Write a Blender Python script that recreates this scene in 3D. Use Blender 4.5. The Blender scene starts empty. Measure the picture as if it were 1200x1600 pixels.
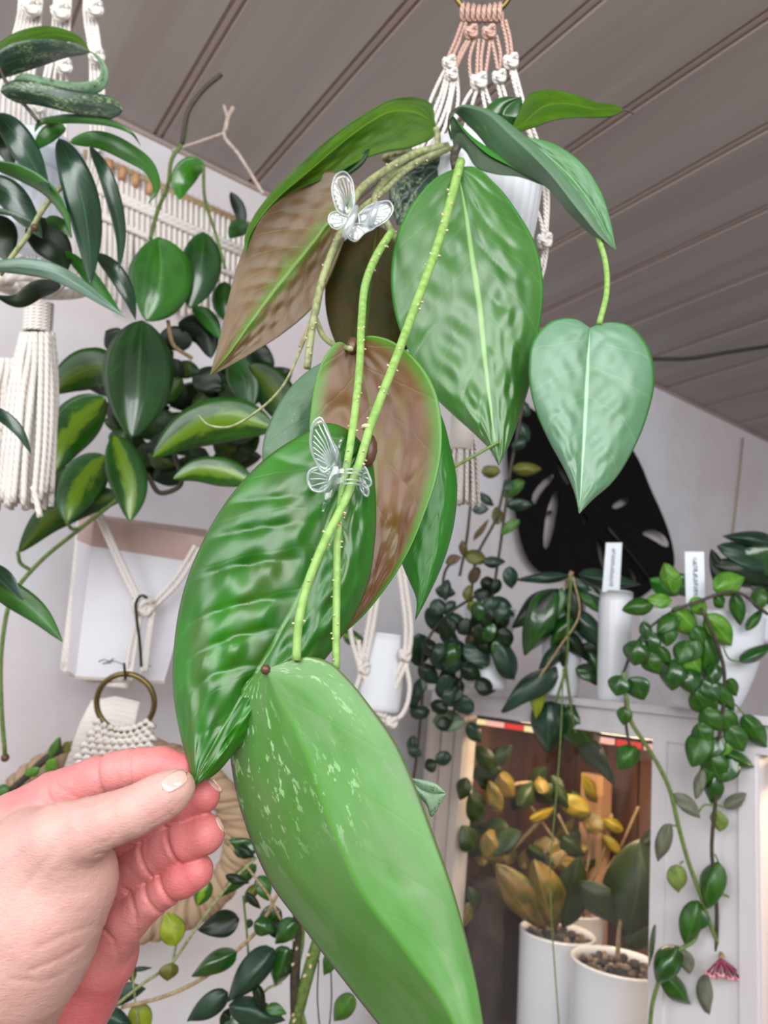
import bpy, math, random
import numpy as np
from mathutils import Vector, Matrix
random.seed(7); rng = np.random.default_rng(7)
sc = bpy.context.scene
COL = sc.collection
PI = math.pi
rad = math.radians
# ------------------------------------------------------------------ camera
F = 1156.0                       # focal length in pixels of the 1200x1600 frame
HEAD, PITCH, ROLL = rad(33.7), rad(13.0), rad(6.0)
CAM = Vector((0, 0, 1.30))
_f = Vector((math.sin(HEAD) * math.cos(PITCH), math.cos(HEAD) * math.cos(PITCH), math.sin(PITCH)))
_r0 = Vector((math.cos(HEAD), -math.sin(HEAD), 0))
_u0 = _r0.cross(_f)
CU = _u0 * math.cos(ROLL) - _r0 * math.sin(ROLL)
CR = _r0 * math.cos(ROLL) + _u0 * math.sin(ROLL)
CF = _f
cam_d = bpy.data.cameras.new('camera'); cam = bpy.data.objects.new('camera', cam_d); COL.objects.link(cam)
cam.matrix_world = Matrix(((CR.x, CU.x, -CF.x, CAM.x), (CR.y, CU.y, -CF.y, CAM.y), (CR.z, CU.z, -CF.z, CAM.z), (0, 0, 0, 1)))
cam_d.sensor_fit = 'VERTICAL'; cam_d.sensor_height = 36; cam_d.sensor_width = 27
cam_d.lens = F / 1600 * 36
cam_d.clip_start = 0.02
cam_d.dof.use_dof = True; cam_d.dof.focus_distance = 0.36; cam_d.dof.aperture_fstop = 13
sc.camera = cam
# ------------------------------------------------------------------ light and exposure
sc.view_settings.view_transform = 'Standard'; sc.view_settings.look = 'None'
sc.view_settings.exposure = 0.06; sc.view_settings.gamma = 1
sc.view_settings.use_curve_mapping = False
w = bpy.data.worlds.new('world'); sc.world = w; w.use_nodes = True
bg = w.node_tree.nodes['Background']; bg.inputs[0].default_value = (0.93, 0.96, 1.0, 1); bg.inputs[1].default_value = 0.44
def area(name, loc, target, sx, sy, power, col):
    d = bpy.data.lights.new(name, 'AREA'); d.shape = 'RECTANGLE'; d.size = sx; d.size_y = sy; d.energy = power; d.color = col
    o = bpy.data.objects.new(name, d); COL.objects.link(o); o.location = loc
    o.rotation_euler = (Vector(target) - Vector(loc)).to_track_quat('-Z', 'Y').to_euler(); return o
area('window_daylight', (-0.35, -1.15, 2.0), (0.5, 0.7, 1.35), 2.4, 1.1, 60, (0.98, 0.99, 1.0))
area('side_fill_daylight', (-1.3, 0.1, 1.9), (0.5, 0.9, 1.3), 1.0, 1.0, 18, (0.97, 0.98, 1.0))  # added fill that brightens the left wall, not a known window

# ------------------------------------------------------------------ pixel <-> place
def P(x, y, d):
    return CAM + (CF + CR * ((x - 600) / F) + CU * ((800 - y) / F)) * d
def ray(x, y): return CF + CR * ((x - 600) / F) + CU * ((800 - y) / F)
def onX(x, y, X): r = ray(x, y); return CAM + r * ((X - CAM.x) / r.x)
def onY(x, y, Y): r = ray(x, y); return CAM + r * ((Y - CAM.y) / r.y)
def onZ(x, y, Z): r = ray(x, y); return CAM + r * ((Z - CAM.z) / r.z)
def depth(p): return (p - CAM).dot(CF)

# ------------------------------------------------------------------ materials
def srgb(*c):
    return tuple(((v / 255) / 12.92 if v <= 10 else ((v / 255 + .055) / 1.055) ** 2.4) for v in c) + (1,)
class NT:
    def __init__(s, name):
        s.m = bpy.data.materials.new(name); s.m.use_nodes = True; s.t = s.m.node_tree; s.t.nodes.clear()
        s.out = s.t.nodes.new('ShaderNodeOutputMaterial')
    def n(s, typ, ins={}, **kw):
        nd = s.t.nodes.new('ShaderNode' + typ)
        for k, v in kw.items(): setattr(nd, k, v)
        for k, v in ins.items(): s.set(nd.inputs[k], v)
        return nd
    def set(s, inp, v):
        if isinstance(v, bpy.types.NodeSocket): s.t.links.new(v, inp)
        else: inp.default_value = v
    def math(s, op, a, b=0, c=0, clamp=False):
        nd = s.n('Math', operation=op, use_clamp=clamp); s.set(nd.inputs[0], a); s.set(nd.inputs[1], b)
        if op in ('MULTIPLY_ADD', 'WRAP', 'SMOOTH_MIN'): s.set(nd.inputs[2], c)
        return nd.outputs[0]
    def mix(s, f, a, b):
        nd = s.n('Mix', data_type='RGBA'); s.set(nd.inputs[0], f); s.set(nd.inputs[6], a); s.set(nd.inputs[7], b); return nd.outputs[2]
    def ramp(s, v, lo, hi):
        nd = s.n('MapRange', interpolation_type='SMOOTHSTEP'); s.set(nd.inputs[0], v); nd.inputs[1].default_value = lo; nd.inputs[2].default_value = hi; return nd.outputs[0]
    def noise(s, vec, scale, detail=3, rough=.5, out=0):
        nd = s.n('TexNoise', {'Scale': scale, 'Detail': detail, 'Roughness': rough}); s.set(nd.inputs['Vector'], vec); return nd.outputs[out]
    def bump(s, h, strength=.3, dist=.001):
        return s.n('Bump', {'Height': h, 'Strength': strength, 'Distance': dist}).outputs[0]
    def bsdf(s, col, rough=.5, **kw):
        b = s.n('BsdfPrincipled'); s.set(b.inputs['Base Color'], col); s.set(b.inputs['Roughness'], rough)
        for k, v in kw.items(): s.set(b.inputs[k.replace('_', ' ')], v)
        return b.outputs[0]
    def done(s, sh): s.t.links.new(sh, s.out.inputs[0]); return s.m
def simple(name, col, rough=.5, nscale=30, var=.12, bumpd=0, **kw):
    t = NT(name); tc = t.n('TexCoord').outputs['Object']
    nz = t.noise(tc, nscale)
    c2 = tuple(max(0, v * (1 - var * 2)) for v in col[:3]) + (1,)
    c = t.mix(nz, col, c2)
    if bumpd: kw['Normal'] = t.bump(t.noise(tc, nscale * 4), .5, bumpd)
    return t.done(t.bsdf(c, rough, **kw))
def leafmat(name, base, dark, rib, edge=None, center=None, cw=.45, speck=None, sth=.62, sscale=40, rough=.33, nv=9, ribw=.035, veins=.3, spec=.5, coat=.0, mott=2.5, tl=.12, bumps=.25, mot2=None, speckv=None, warm=1, cr=.36, e0=.93):
    if warm:
        wf = lambda c_: (c_[0] * 1.12, c_[1] * 1.04, c_[2] * .55, 1)
        base, dark = wf(base), wf(dark); rib = wf(rib)
    t = NT(name); uv = t.n('UVMap').outputs[0]; rnd = t.n('ObjectInfo').outputs['Random']
    sp = t.n('SeparateXYZ', {0: uv}); u, v = sp.outputs[0], sp.outputs[1]
    off = t.n('VectorMath', operation='ADD'); t.set(off.inputs[0], uv)
    cx = t.n('CombineXYZ', {0: t.math('MULTIPLY', rnd, 17), 1: t.math('MULTIPLY', rnd, 9)}); t.set(off.inputs[1], cx.outputs[0]); q = off.outputs[0]
    a = t.math('MULTIPLY', t.math('ABSOLUTE', t.math('SUBTRACT', u, .5)), 2)
    n1 = t.noise(q, mott, 4, .6)
    c = t.mix(t.ramp(n1, .35, .68), base, dark)
    if mot2:
        c = t.mix(t.math('MULTIPLY', t.ramp(t.noise(q, mott * 1.7 + 1, 3), .45, .65), .8), c, mot2)
    if center:
        aa = t.math('ADD', a, t.math('MULTIPLY', t.math('SUBTRACT', t.noise(q, 5, 5, .7), .5), .9))
        c = t.mix(t.math('SUBTRACT', 1, t.ramp(aa, cw - .14, cw + .14)), c, center)
    ph = t.math('SUBTRACT', t.math('MULTIPLY', v, nv), t.math('MULTIPLY', a, nv * .28))
    ph = t.math('ADD', ph, t.math('MULTIPLY', n1, .5))
    tri = t.math('ABSOLUTE', t.math('SUBTRACT', t.math('FRACT', ph), .5))
    vein = t.math('SUBTRACT', 1, t.ramp(tri, .0, .06))
    c = t.mix(t.math('MULTIPLY', vein, veins), c, rib)
    c = t.mix(t.math('MULTIPLY', t.math('SUBTRACT', 1, t.ramp(a, ribw * .5, ribw * 1.6)), .8), c, rib)
    if edge: c = t.mix(t.math('MULTIPLY', t.ramp(a, e0, .985), .8), c, edge)
    if speck:
        s1 = t.ramp(t.noise(q, sscale, 3, .7), sth, sth + .05); s2 = t.ramp(t.noise(q, sscale * .12, 2), .42, .62)
        sm = t.math('MULTIPLY', s1, s2)
        if speckv: sm = t.math('MULTIPLY', sm, t.math('SUBTRACT', 1, t.ramp(v, speckv * .5, speckv)))
        c = t.mix(sm, c, speck)
    h = t.math('SUBTRACT', t.math('MULTIPLY', t.noise(q, 60, 3), .25), t.math('MULTIPLY', vein, .5))
    nb = t.bump(h, bumps, .0008)
    b = t.bsdf(c, rough, Specular_IOR_Level=spec, Coat_Weight=coat, Coat_Roughness=cr, Normal=nb)
    tr = t.n('BsdfTranslucent'); t.set(tr.inputs[0], c)
    mx = t.n('MixShader', {0: tl, 1: b, 2: tr.outputs[0]})
    return t.done(mx.outputs[0])
M = {}
G = srgb
M['front'] = leafmat('front_leaf_green', G(90, 146, 70), G(72, 130, 46), G(84, 150, 54), edge=G(88, 104, 58), speck=G(160, 200, 146), sth=.56, sscale=20, speckv=.42, rough=.42, veins=.03, ribw=.02, nv=7, mott=3, coat=.3, bumps=.06, mot2=G(98, 138, 80), tl=.15, warm=0)
M['bumpy'] = leafmat('glossy_bumpy_green', G(36, 112, 14), G(24, 88, 8), G(66, 130, 40), edge=G(50, 100, 22), rough=.34, veins=.10, nv=8, ribw=.02, mott=3, coat=.5, bumps=.15, mot2=G(56, 92, 22))
M['big'] = leafmat('satin_broad_green', G(54, 112, 50), G(42, 98, 36), G(130, 182, 128), edge=G(70, 150, 60), rough=.38, veins=.08, nv=7, ribw=.03, mott=3, coat=.9, bumps=.15)
M['heart'] = leafmat('grey_green_satin', G(98, 140, 110), G(84, 128, 88), G(160, 198, 160), edge=G(60, 130, 50), rough=.42, veins=.10, nv=6, ribw=.025, mott=3, coat=.6, bumps=.15, warm=0)  # whitish window sheen is partly put into this grey-green
M['brown'] = leafmat('bronze_brown_young_leaf', G(110, 74, 32), G(96, 58, 34), G(98, 112, 34), edge=G(66, 140, 20), rough=.36, veins=.14, bumps=.15, nv=6, ribw=.02, mott=2.5, coat=.12, spec=.4, mot2=G(104, 82, 30), e0=.72, warm=0)
M['brownpale'] = leafmat('bronze_pale_underside', G(104, 78, 48), G(90, 68, 34), G(104, 142, 44), rough=.42, spec=.4, veins=.2, nv=10, ribw=.03, mott=3, coat=.1, center=G(84, 110, 30), cw=.16, mot2=G(112, 90, 62), warm=0)
M['browndark'] = leafmat('dark_bronze_leaf', G(62, 50, 22), G(40, 50, 12), G(60, 90, 24), rough=.6, spec=.2, mott=3)
M['underbright'] = leafmat('bright_olive_underside', G(72, 116, 12), G(50, 94, 8), G(90, 130, 30), rough=.5, spec=.3, veins=.15, mott=3, mot2=G(66, 96, 20), tl=.3)
M['underdark'] = leafmat('dark_green_underside', G(26, 62, 14), G(18, 50, 10), G(30, 70, 20), rough=.5, mott=3)
M['greydull'] = leafmat('dull_grey_green', G(84, 116, 88), G(66, 104, 66), G(104, 140, 100), rough=.45, veins=.1, speck=G(150, 160, 130), sth=.62, sscale=30, warm=0)
M['palesatin'] = leafmat('pale_satin_green', G(96, 140, 100), G(70, 124, 64), G(130, 168, 120), edge=G(60, 110, 50), rough=.4, veins=.15, warm=0)
M['deep'] = leafmat('deep_plain_green', G(34, 108, 26), G(44, 120, 44), G(50, 120, 40), rough=.42, veins=.12, nv=6)
M['darkleaf'] = leafmat('dark_narrow_leaf', G(30, 66, 46), G(20, 50, 32), G(50, 92, 62), speck=G(150, 176, 140), sth=.69, sscale=26, rough=.28, veins=.1, coat=.8, cr=.2, ribw=.04, warm=0)
M['darkflat'] = leafmat('very_dark_leaf', G(16, 40, 24), G(12, 30, 18), G(30, 60, 36), rough=.4, veins=.1)
M['narrowgreen'] = leafmat('mid_green_narrow_leaf', G(48, 104, 44), G(34, 80, 34), G(70, 120, 60), rough=.35, veins=.1, coat=.3)
M['silverleaf'] = leafmat('silver_flecked_leaf', G(140, 170, 136), G(110, 146, 108), G(130, 160, 130), speck=G(36, 64, 44), sth=.52, sscale=22, rough=.35, veins=.05, coat=.3, warm=0)
M['flecked'] = leafmat('dark_leaf_with_silver_flecks', G(40, 66, 52), G(28, 52, 36), G(60, 86, 66), speck=G(136, 158, 112), sth=.5, sscale=26, rough=.32, coat=.4, warm=0)
M['silversheen'] = leafmat('silvery_sheen_leaf', G(104, 130, 116), G(70, 104, 80), G(150, 178, 160), edge=G(60, 110, 66), rough=.35, coat=.4, warm=0)
M['round'] = leafmat('round_bright_glossy', G(48, 128, 8), G(36, 106, 6), G(70, 150, 30), rough=.3, veins=.05, coat=1, nv=5, cr=.12)
M['rounddark'] = leafmat('round_dark_glossy', G(26, 84, 24), G(18, 62, 18), G(48, 104, 44), rough=.3, veins=.05, coat=1, nv=5, cr=.12)
M['lime'] = leafmat('lime_centred_leaf', G(34, 100, 16), G(22, 74, 12), G(110, 160, 30), center=G(112, 152, 22), cw=.34, rough=.34, veins=.12, coat=.8, cr=.16)
M['limedull'] = leafmat('olive_variegated_leaf', G(32, 74, 18), G(24, 56, 16), G(80, 110, 30), center=G(70, 92, 20), cw=.34, rough=.4, veins=.1)
M['vinedark'] = leafmat('small_dark_leaf', G(38, 70, 52), G(26, 52, 36), G(56, 90, 66), rough=.38, veins=.1, coat=.2, warm=0)
M['vinemid'] = leafmat('small_mid_green_leaf', G(74, 120, 60), G(52, 98, 48), G(90, 130, 70), rough=.4, veins=.1)
M['vineolive'] = leafmat('small_olive_leaf', G(100, 108, 50), G(84, 84, 50), G(120, 120, 60), rough=.45, veins=.1)
M['vinebrown'] = leafmat('small_brownish_leaf', G(98, 82, 70), G(80, 72, 60), G(110, 90, 80), rough=.45, veins=.1)
M['vinepale'] = leafmat('small_pale_leaf', G(120, 142, 116), G(96, 120, 90), G(130, 150, 120), rough=.45, warm=0)
M['bright'] = leafmat('small_bright_leaf', G(92, 146, 58), G(64, 122, 40), G(120, 180, 70), speck=G(150, 200, 110), sth=.6, sscale=14, rough=.4, veins=.15, nv=5, edge=G(50, 110, 30))
M['brightdark'] = leafmat('small_dark_green_leaf', G(44, 96, 30), G(30, 74, 24), G(66, 120, 44), speck=G(96, 150, 70), sth=.62, sscale=14, rough=.36, veins=.15, nv=5, coat=.2)
M['greyleaf'] = leafmat('small_grey_underside_leaf', G(116, 120, 100), G(90, 96, 78), G(100, 100, 80), edge=G(50, 56, 40), rough=.5, veins=.1, nv=5, warm=0)
M['greygreen'] = leafmat('small_grey_green_leaf', G(126, 150, 104), G(96, 126, 76), G(110, 130, 90), edge=G(56, 76, 50), rough=.5, nv=5)
M['yellowleaf'] = leafmat('yellow_green_leaf', G(140, 158, 46), G(116, 138, 40), G(150, 160, 70), rough=.45, edge=G(60, 80, 24))
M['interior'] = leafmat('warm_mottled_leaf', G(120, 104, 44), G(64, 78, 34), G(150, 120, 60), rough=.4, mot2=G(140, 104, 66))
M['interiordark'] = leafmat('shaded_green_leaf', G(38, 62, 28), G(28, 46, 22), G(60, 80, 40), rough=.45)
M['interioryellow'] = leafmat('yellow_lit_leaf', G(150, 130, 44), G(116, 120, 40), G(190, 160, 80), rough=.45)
def vinemat(name, c1, c2):
    t = NT(name); tc = t.n('TexCoord').outputs['Object']; n = t.noise(tc, 220, 3)
    c = t.mix(t.ramp(n, .4, .65), c1, c2); return t.done(t.bsdf(c, .55, Normal=t.bump(n, .4, .0006)))
M['vine'] = vinemat('green_vine_skin', G(142, 178, 96), G(120, 160, 76))
M['vinepalestem'] = vinemat('pale_woody_vine', G(150, 156, 108), G(118, 124, 84))
M['stemdark'] = vinemat('dark_brown_stem', G(70, 62, 48), G(52, 44, 36))
M['stemtan'] = vinemat('tan_stem', G(170, 148, 110), G(140, 116, 84))
M['stemgreen'] = vinemat('thick_green_stem', G(104, 128, 62), G(84, 104, 52))
M['stempink'] = vinemat('pale_pink_twig', G(190, 172, 160), G(168, 150, 140))
M['rootdot'] = simple('pale_root_nub', G(210, 196, 160), .6)
M['bud'] = simple('brown_bud', G(92, 62, 44), .4)
def cordmat(name, c1, c2):
    t = NT(name); uv = t.n('UVMap').outputs[0]; s = t.n('SeparateXYZ', {0: uv})
    ph = t.math('FRACT', t.math('ADD', t.math('MULTIPLY', s.outputs[1], 1), t.math('MULTIPLY', s.outputs[0], 3)))
    tri = t.math('MULTIPLY', t.math('ABSOLUTE', t.math('SUBTRACT', ph, .5)), 2)
    c = t.mix(t.math('MULTIPLY', t.math('SUBTRACT', 1, t.ramp(tri, 0, .4)), .55), c1, c2)
    tc = t.n('TexCoord').outputs['Object']; c = t.mix(t.math('MULTIPLY', t.ramp(t.noise(tc, 14), .55, .75), .35), c, c2)
    return t.done(t.bsdf(c, .9, Normal=t.bump(tri, .7, .0012)))
M['cord'] = cordmat('cream_cotton_cord', G(232, 226, 220), G(198, 186, 176))
M['cordpink'] = cordmat('pinkish_cotton_cord', G(206, 170, 156), G(160, 122, 108))
M['jute'] = cordmat('twisted_jute', G(176, 150, 122), G(112, 88, 64))
M['brass'] = simple('aged_brass', G(132, 116, 70), .35, 60, .2, Metallic=.9)
M['wire'] = simple('dark_wire', G(60, 58, 56), .4, Metallic=.7)
M['blackcable'] = simple('black_cable_rubber', G(24, 22, 24), .5)
M['whitepot'] = simple('white_ceramic', G(226, 230, 236), .28, 12, .03, Coat_Weight=.2)
M['blackdecor'] = simple('matte_black_metal', G(12, 10, 12), .7, 20, .1, Specular_IOR_Level=.15)
M['whitetag'] = simple('white_plastic_tag', G(232, 238, 246), .4, 10, .02)
M['ink'] = simple('grey_ink', G(110, 116, 128), .6)
M['soil'] = simple('dark_potting_soil', G(58, 44, 36), .95, 120, .5, .003)
M['stone'] = simple('pumice_pebbles', G(150, 134, 112), .85, 40, .35)
M['stonedark'] = simple('dark_pebbles', G(58, 56, 62), .7, 40, .2)
def plank(name, c1, c2, scale, stretch, rough=.5, bumpd=.0008):
    t = NT(name); tc = t.n('TexCoord').outputs['Object']
    mp = t.n('Mapping'); t.set(mp.inputs[0], tc); mp.inputs['Scale'].default_value = stretch
    n = t.noise(mp.outputs[0], scale, 5, .6); n2 = t.noise(tc, 2.2, 3)
    c = t.mix(t.ramp(n, .3, .75), c1, c2); c = t.mix(t.math('MULTIPLY', n2, .35), c, c2)
    return t.done(t.bsdf(c, rough, Normal=t.bump(n, .4, bumpd)))
M['ceiling'] = plank('shade_toned_ceiling_planks', G(168, 162, 156), G(152, 140, 136), 14, (1, .06, 1), .5)  # white boards; their shade is put into this grey
M['groove'] = plank('ceiling_groove_paint', G(172, 156, 150), G(150, 130, 126), 14, (1, .06, 1), .6)
M['whitewood'] = plank('white_painted_frame', G(224, 222, 224), G(206, 200, 204), 8, (1, 1, .1), .4)
M['greywood'] = plank('weathered_grey_white_wood', G(196, 188, 180), G(158, 144, 134), 16, (1, 1, .06), .6)
M['brownwood'] = plank('brown_wood_boards', G(104, 70, 56), G(60, 40, 34), 16, (1, 1, .06), .6)
M['tanwood'] = plank('tan_wood_post', G(204, 160, 118), G(170, 122, 84), 16, (1, 1, .06), .6)
M['bark'] = plank('dark_bark', G(66, 52, 46), G(34, 26, 26), 60, (1, 1, .4), .9, .004)
M['boxpink'] = plank('rose_wood_tone', G(196, 168, 160), G(170, 140, 134), 10, (1, .3, 1), .6)
M['box'] = plank('white_painted_box', G(222, 222, 228), G(206, 202, 210), 5, (1, 1, 1), .5)
M['floor'] = plank('floor_boards', G(150, 128, 104), G(120, 98, 78), 8, (1, .08, 1), .5)
def wallmat():
    t = NT('mottled_white_plaster'); tc = t.n('TexCoord').outputs['Object']
    c = t.mix(t.ramp(t.noise(tc, 3.0, 5, .6), .38, .62), G(216, 218, 224), G(208, 200, 202))
    c = t.mix(t.math('MULTIPLY', t.ramp(t.noise(tc, 1.4, 3), .4, .7), .6), c, G(206, 192, 194))
    return t.done(t.bsdf(c, .7, Normal=t.bump(t.noise(tc, 30, 4), .3, .002)))
M['wall'] = wallmat()
def glassmat(name, f=.10, tint=(1, 1, 1, 1), rough=.02, white=0):
    t = NT(name); tr = t.n('BsdfTransparent', {0: tint}); gl = t.n('BsdfGlossy', {'Roughness': rough})
    fr = t.math('POWER', t.n('LayerWeight', {'Blend': .5}).outputs['Facing'], 4)
    k = t.math('ADD', t.math('MULTIPLY', fr, .6), f, clamp=True)
    mx = t.n('MixShader', {0: k, 1: tr.outputs[0], 2: gl.outputs[0]}).outputs[0]
    if white:
        df = t.n('BsdfTranslucent', {0: (.9, .95, 1, 1)}).outputs[0]; d2 = t.n('BsdfDiffuse', {0: (.9, .95, 1, 1)}).outputs[0]
        dd = t.n('MixShader', {0: .5, 1: df, 2: d2}).outputs[0]
        mx = t.n('MixShader', {0: white, 1: mx, 2: dd}).outputs[0]
    return t.done(mx)
M['glass'] = glassmat('window_glass', .03)
M['clear'] = glassmat('clear_plastic', .12, (.97, .99, .99, 1), .06, .02)
M['clearrib'] = glassmat('clear_plastic_ridges', .28, (.92, .96, .97, 1), .1, .28)
M['clearpot'] = glassmat('cloudy_clear_plastic_pot', .1, (.9, .94, 1, 1), .1, .5)
def emit(name, col, s):
    t = NT(name); return t.done(t.n('Emission', {0: col, 1: s}).outputs[0])
M['lampcream'] = emit('cream_led', G(255, 232, 170), 1.0); M['lampred'] = emit('red_led', G(235, 70, 60), .9); M['lamppink'] = emit('pink_led', G(255, 190, 170), 1.0)

# ------------------------------------------------------------------ object helpers
def link(name, me, mat=None, parent=None, loc=None):
    o = bpy.data.objects.new(name, me); COL.objects.link(o)
    if mat is not None:
        for m_ in (mat if isinstance(mat, (list, tuple)) else [mat]):
            me.materials.append(m_)
    if parent is not None:
        L = parent.get('_L'); L = Vector(L) if L is not None else Vector((0, 0, 0))
        me.transform(Matrix.Translation(-L)); o.parent = parent
    o['_L'] = parent['_L'] if parent is not None else (0., 0., 0.)
    return o
def tag(o, label, cat, group=None):
    o['label'] = label; o['category'] = cat
    if group: o['group'] = group
    return o
def thing(name, label, cat, loc, group=None):
    o = bpy.data.objects.new(name, None); COL.objects.link(o); o.location = loc; o['_L'] = tuple(loc); o.empty_display_size = .02
    return tag(o, label, cat, group)
def struct(o): o['kind'] = 'structure'; return o
class MB:
    def __init__(s): s.v = []; s.f = []; s.uv = []; s.mi = []
    def add(s, verts, faces, uvs=None, mi=0):
        b = len(s.v); s.v += [tuple(v) for v in verts]
        for i, f in enumerate(faces):
            s.f.append(tuple(b + k for k in f)); s.uv.append([uvs[k] for k in f] if uvs is not None else [(0, 0)] * len(f)); s.mi.append(mi)
        return s
    def box(s, a, b, mi=0):
        x0, y0, z0 = [min(p, q) for p, q in zip(a, b)]; x1, y1, z1 = [max(p, q) for p, q in zip(a, b)]
        v = [(x0, y0, z0), (x1, y0, z0), (x1, y1, z0), (x0, y1, z0), (x0, y0, z1), (x1, y0, z1), (x1, y1, z1), (x0, y1, z1)]
        return s.hexa(v, mi)
    def hexa(s, v, mi=0):
        return s.add(v, [(3, 2, 1, 0), (4, 5, 6, 7), (0, 1, 5, 4), (1, 2, 6, 5), (2, 3, 7, 6), (3, 0, 4, 7)], [(0, 0)] * 8, mi)
    def tube(s, pts, r, seg=8, caps=True, mi=0):
        pts = [Vector(p) for p in pts]; n = len(pts); rs = r if isinstance(r, (list, tuple, np.ndarray)) else [r] * n
        T = [(pts[min(i + 1, n - 1)] - pts[max(i - 1, 0)]).normalized() for i in range(n)]
        up = Vector((0, 0, 1)) if abs(T[0].z) < .9 else Vector((1, 0, 0)); nn = T[0].cross(up).normalized()
        vs, uv = [], []; L = 0
        for i in range(n):
            nn = (nn - T[i] * nn.dot(T[i])).normalized(); bb = T[i].cross(nn)
            if i: L += (pts[i] - pts[i - 1]).length
            for k in range(seg):
                a = 2 * PI * k / seg; vs.append(pts[i] + (nn * math.cos(a) + bb * math.sin(a)) * rs[i]); uv.append((k / seg, L / max(.0005, 2.4 * max(rs))))
        fs = [(i * seg + k, i * seg + (k + 1) % seg, (i + 1) * seg + (k + 1) % seg, (i + 1) * seg + k) for i in range(n - 1) for k in range(seg)]
        if caps: fs += [tuple(range(seg - 1, -1, -1)), tuple((n - 1) * seg + k for k in range(seg))]
        b = len(s.v); s.v += [tuple(v) for v in vs]
        for f in fs:
            s.f.append(tuple(b + k for k in f)); s.mi.append(mi)
            u = [list(uv[k]) for k in f]
            if len(f) == 4 and max(q[0] for q in u) - min(q[0] for q in u) > .5:
                for q in u:
                    if q[0] < .01: q[0] = 1.0
            s.uv.append(u)
        return s
    def lathe(s, c, prof, seg=40, axis=None, mi=0):
        c = Vector(c); ax = Vector(axis or (0, 0, 1)).normalized(); e1 = ax.orthogonal().normalized(); e2 = ax.cross(e1)
        vs = []
        for (r, z) in prof:
            for k in range(seg):
                a = 2 * PI * k / seg; vs.append(c + ax * z + (e1 * math.cos(a) + e2 * math.sin(a)) * r)
        n = len(prof)
        fs = [(i * seg + k, i * seg + (k + 1) % seg, (i + 1) * seg + (k + 1) % seg, (i + 1) * seg + k) for i in range(n - 1) for k in range(seg)]
        if prof[0][0] > 1e-6: fs.append(tuple(range(seg - 1, -1, -1)))
        if prof[-1][0] > 1e-6: fs.append(tuple((n - 1) * seg + k for k in range(seg)))
        return s.add(vs, fs, [(0, 0)] * len(vs), mi)
    def ball(s, c, r, seg=10, mi=0):
        rr = r if isinstance(r, (tuple, list)) else (r, r, r); c = Vector(c); vs = []; n = seg // 2 + 1
        for i in range(n + 1):
            th = PI * i / n
            for k in range(seg):
                a = 2 * PI * k / seg; vs.append(c + Vector((rr[0] * math.sin(th) * math.cos(a), rr[1] * math.sin(th) * math.sin(a), rr[2] * math.cos(th))))
        return s.add(vs, [(i * seg + k, (i + 1) * seg + k, (i + 1) * seg + (k + 1) % seg, i * seg + (k + 1) % seg) for i in range(n) for k in range(seg)], [(0, 0)] * len(vs), mi)
    def mesh(s, name, smooth=True):
        me = bpy.data.meshes.new(name); me.from_pydata(s.v, [], s.f); l = me.uv_layers.new(name='UVMap')
        l.data.foreach_set('uv', np.array([c for f in s.uv for q in f for c in q], dtype=np.float32))
        me.polygons.foreach_set('material_index', s.mi); me.polygons.foreach_set('use_smooth', [smooth] * len(s.f)); me.update(); return me
    def build(s, name, mat, parent=None, smooth=True): return link(name, s.mesh(name, smooth), mat, parent)
def catmull(pts, n):
    p = np.array([list(q) for q in pts], float)
    if len(p) == 2: p = np.array([p[0], (p[0] + p[1]) / 2, p[1]])
    d = np.sqrt(np.linalg.norm(np.diff(p[:, :2] if p.shape[1] == 3 and abs(p).max() > 20 else p, axis=0), axis=1)) ** 2 + 1e-9
    t = np.concatenate([[0], np.cumsum(d)]); t /= t[-1]
    m = np.gradient(p, t, axis=0) if len(p) > 2 else np.zeros_like(p)
    x = np.linspace(0, 1, n); i = np.clip(np.searchsorted(t, x, side='right') - 1, 0, len(t) - 2); h = (t[i + 1] - t[i])[:, None]; s = ((x - t[i])[:, None]) / h
    return (2*s**3 - 3*s**2 + 1)*p[i] + (s**3 - 2*s**2 + s)*h*m[i] + (-2*s**3 + 3*s**2)*p[i+1] + (s**3 - s**2)*h*m[i+1]
def pxcurve(pts, n=24, d=None):
    """smooth 3-D curve through places given as picture x, y and distance"""
    q = [(a[0], a[1], (a[2] if len(a) > 2 else d) * 1000) for a in pts]
    return [P(a, b, c / 1000) for a, b, c in catmull(q, n)]
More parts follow.
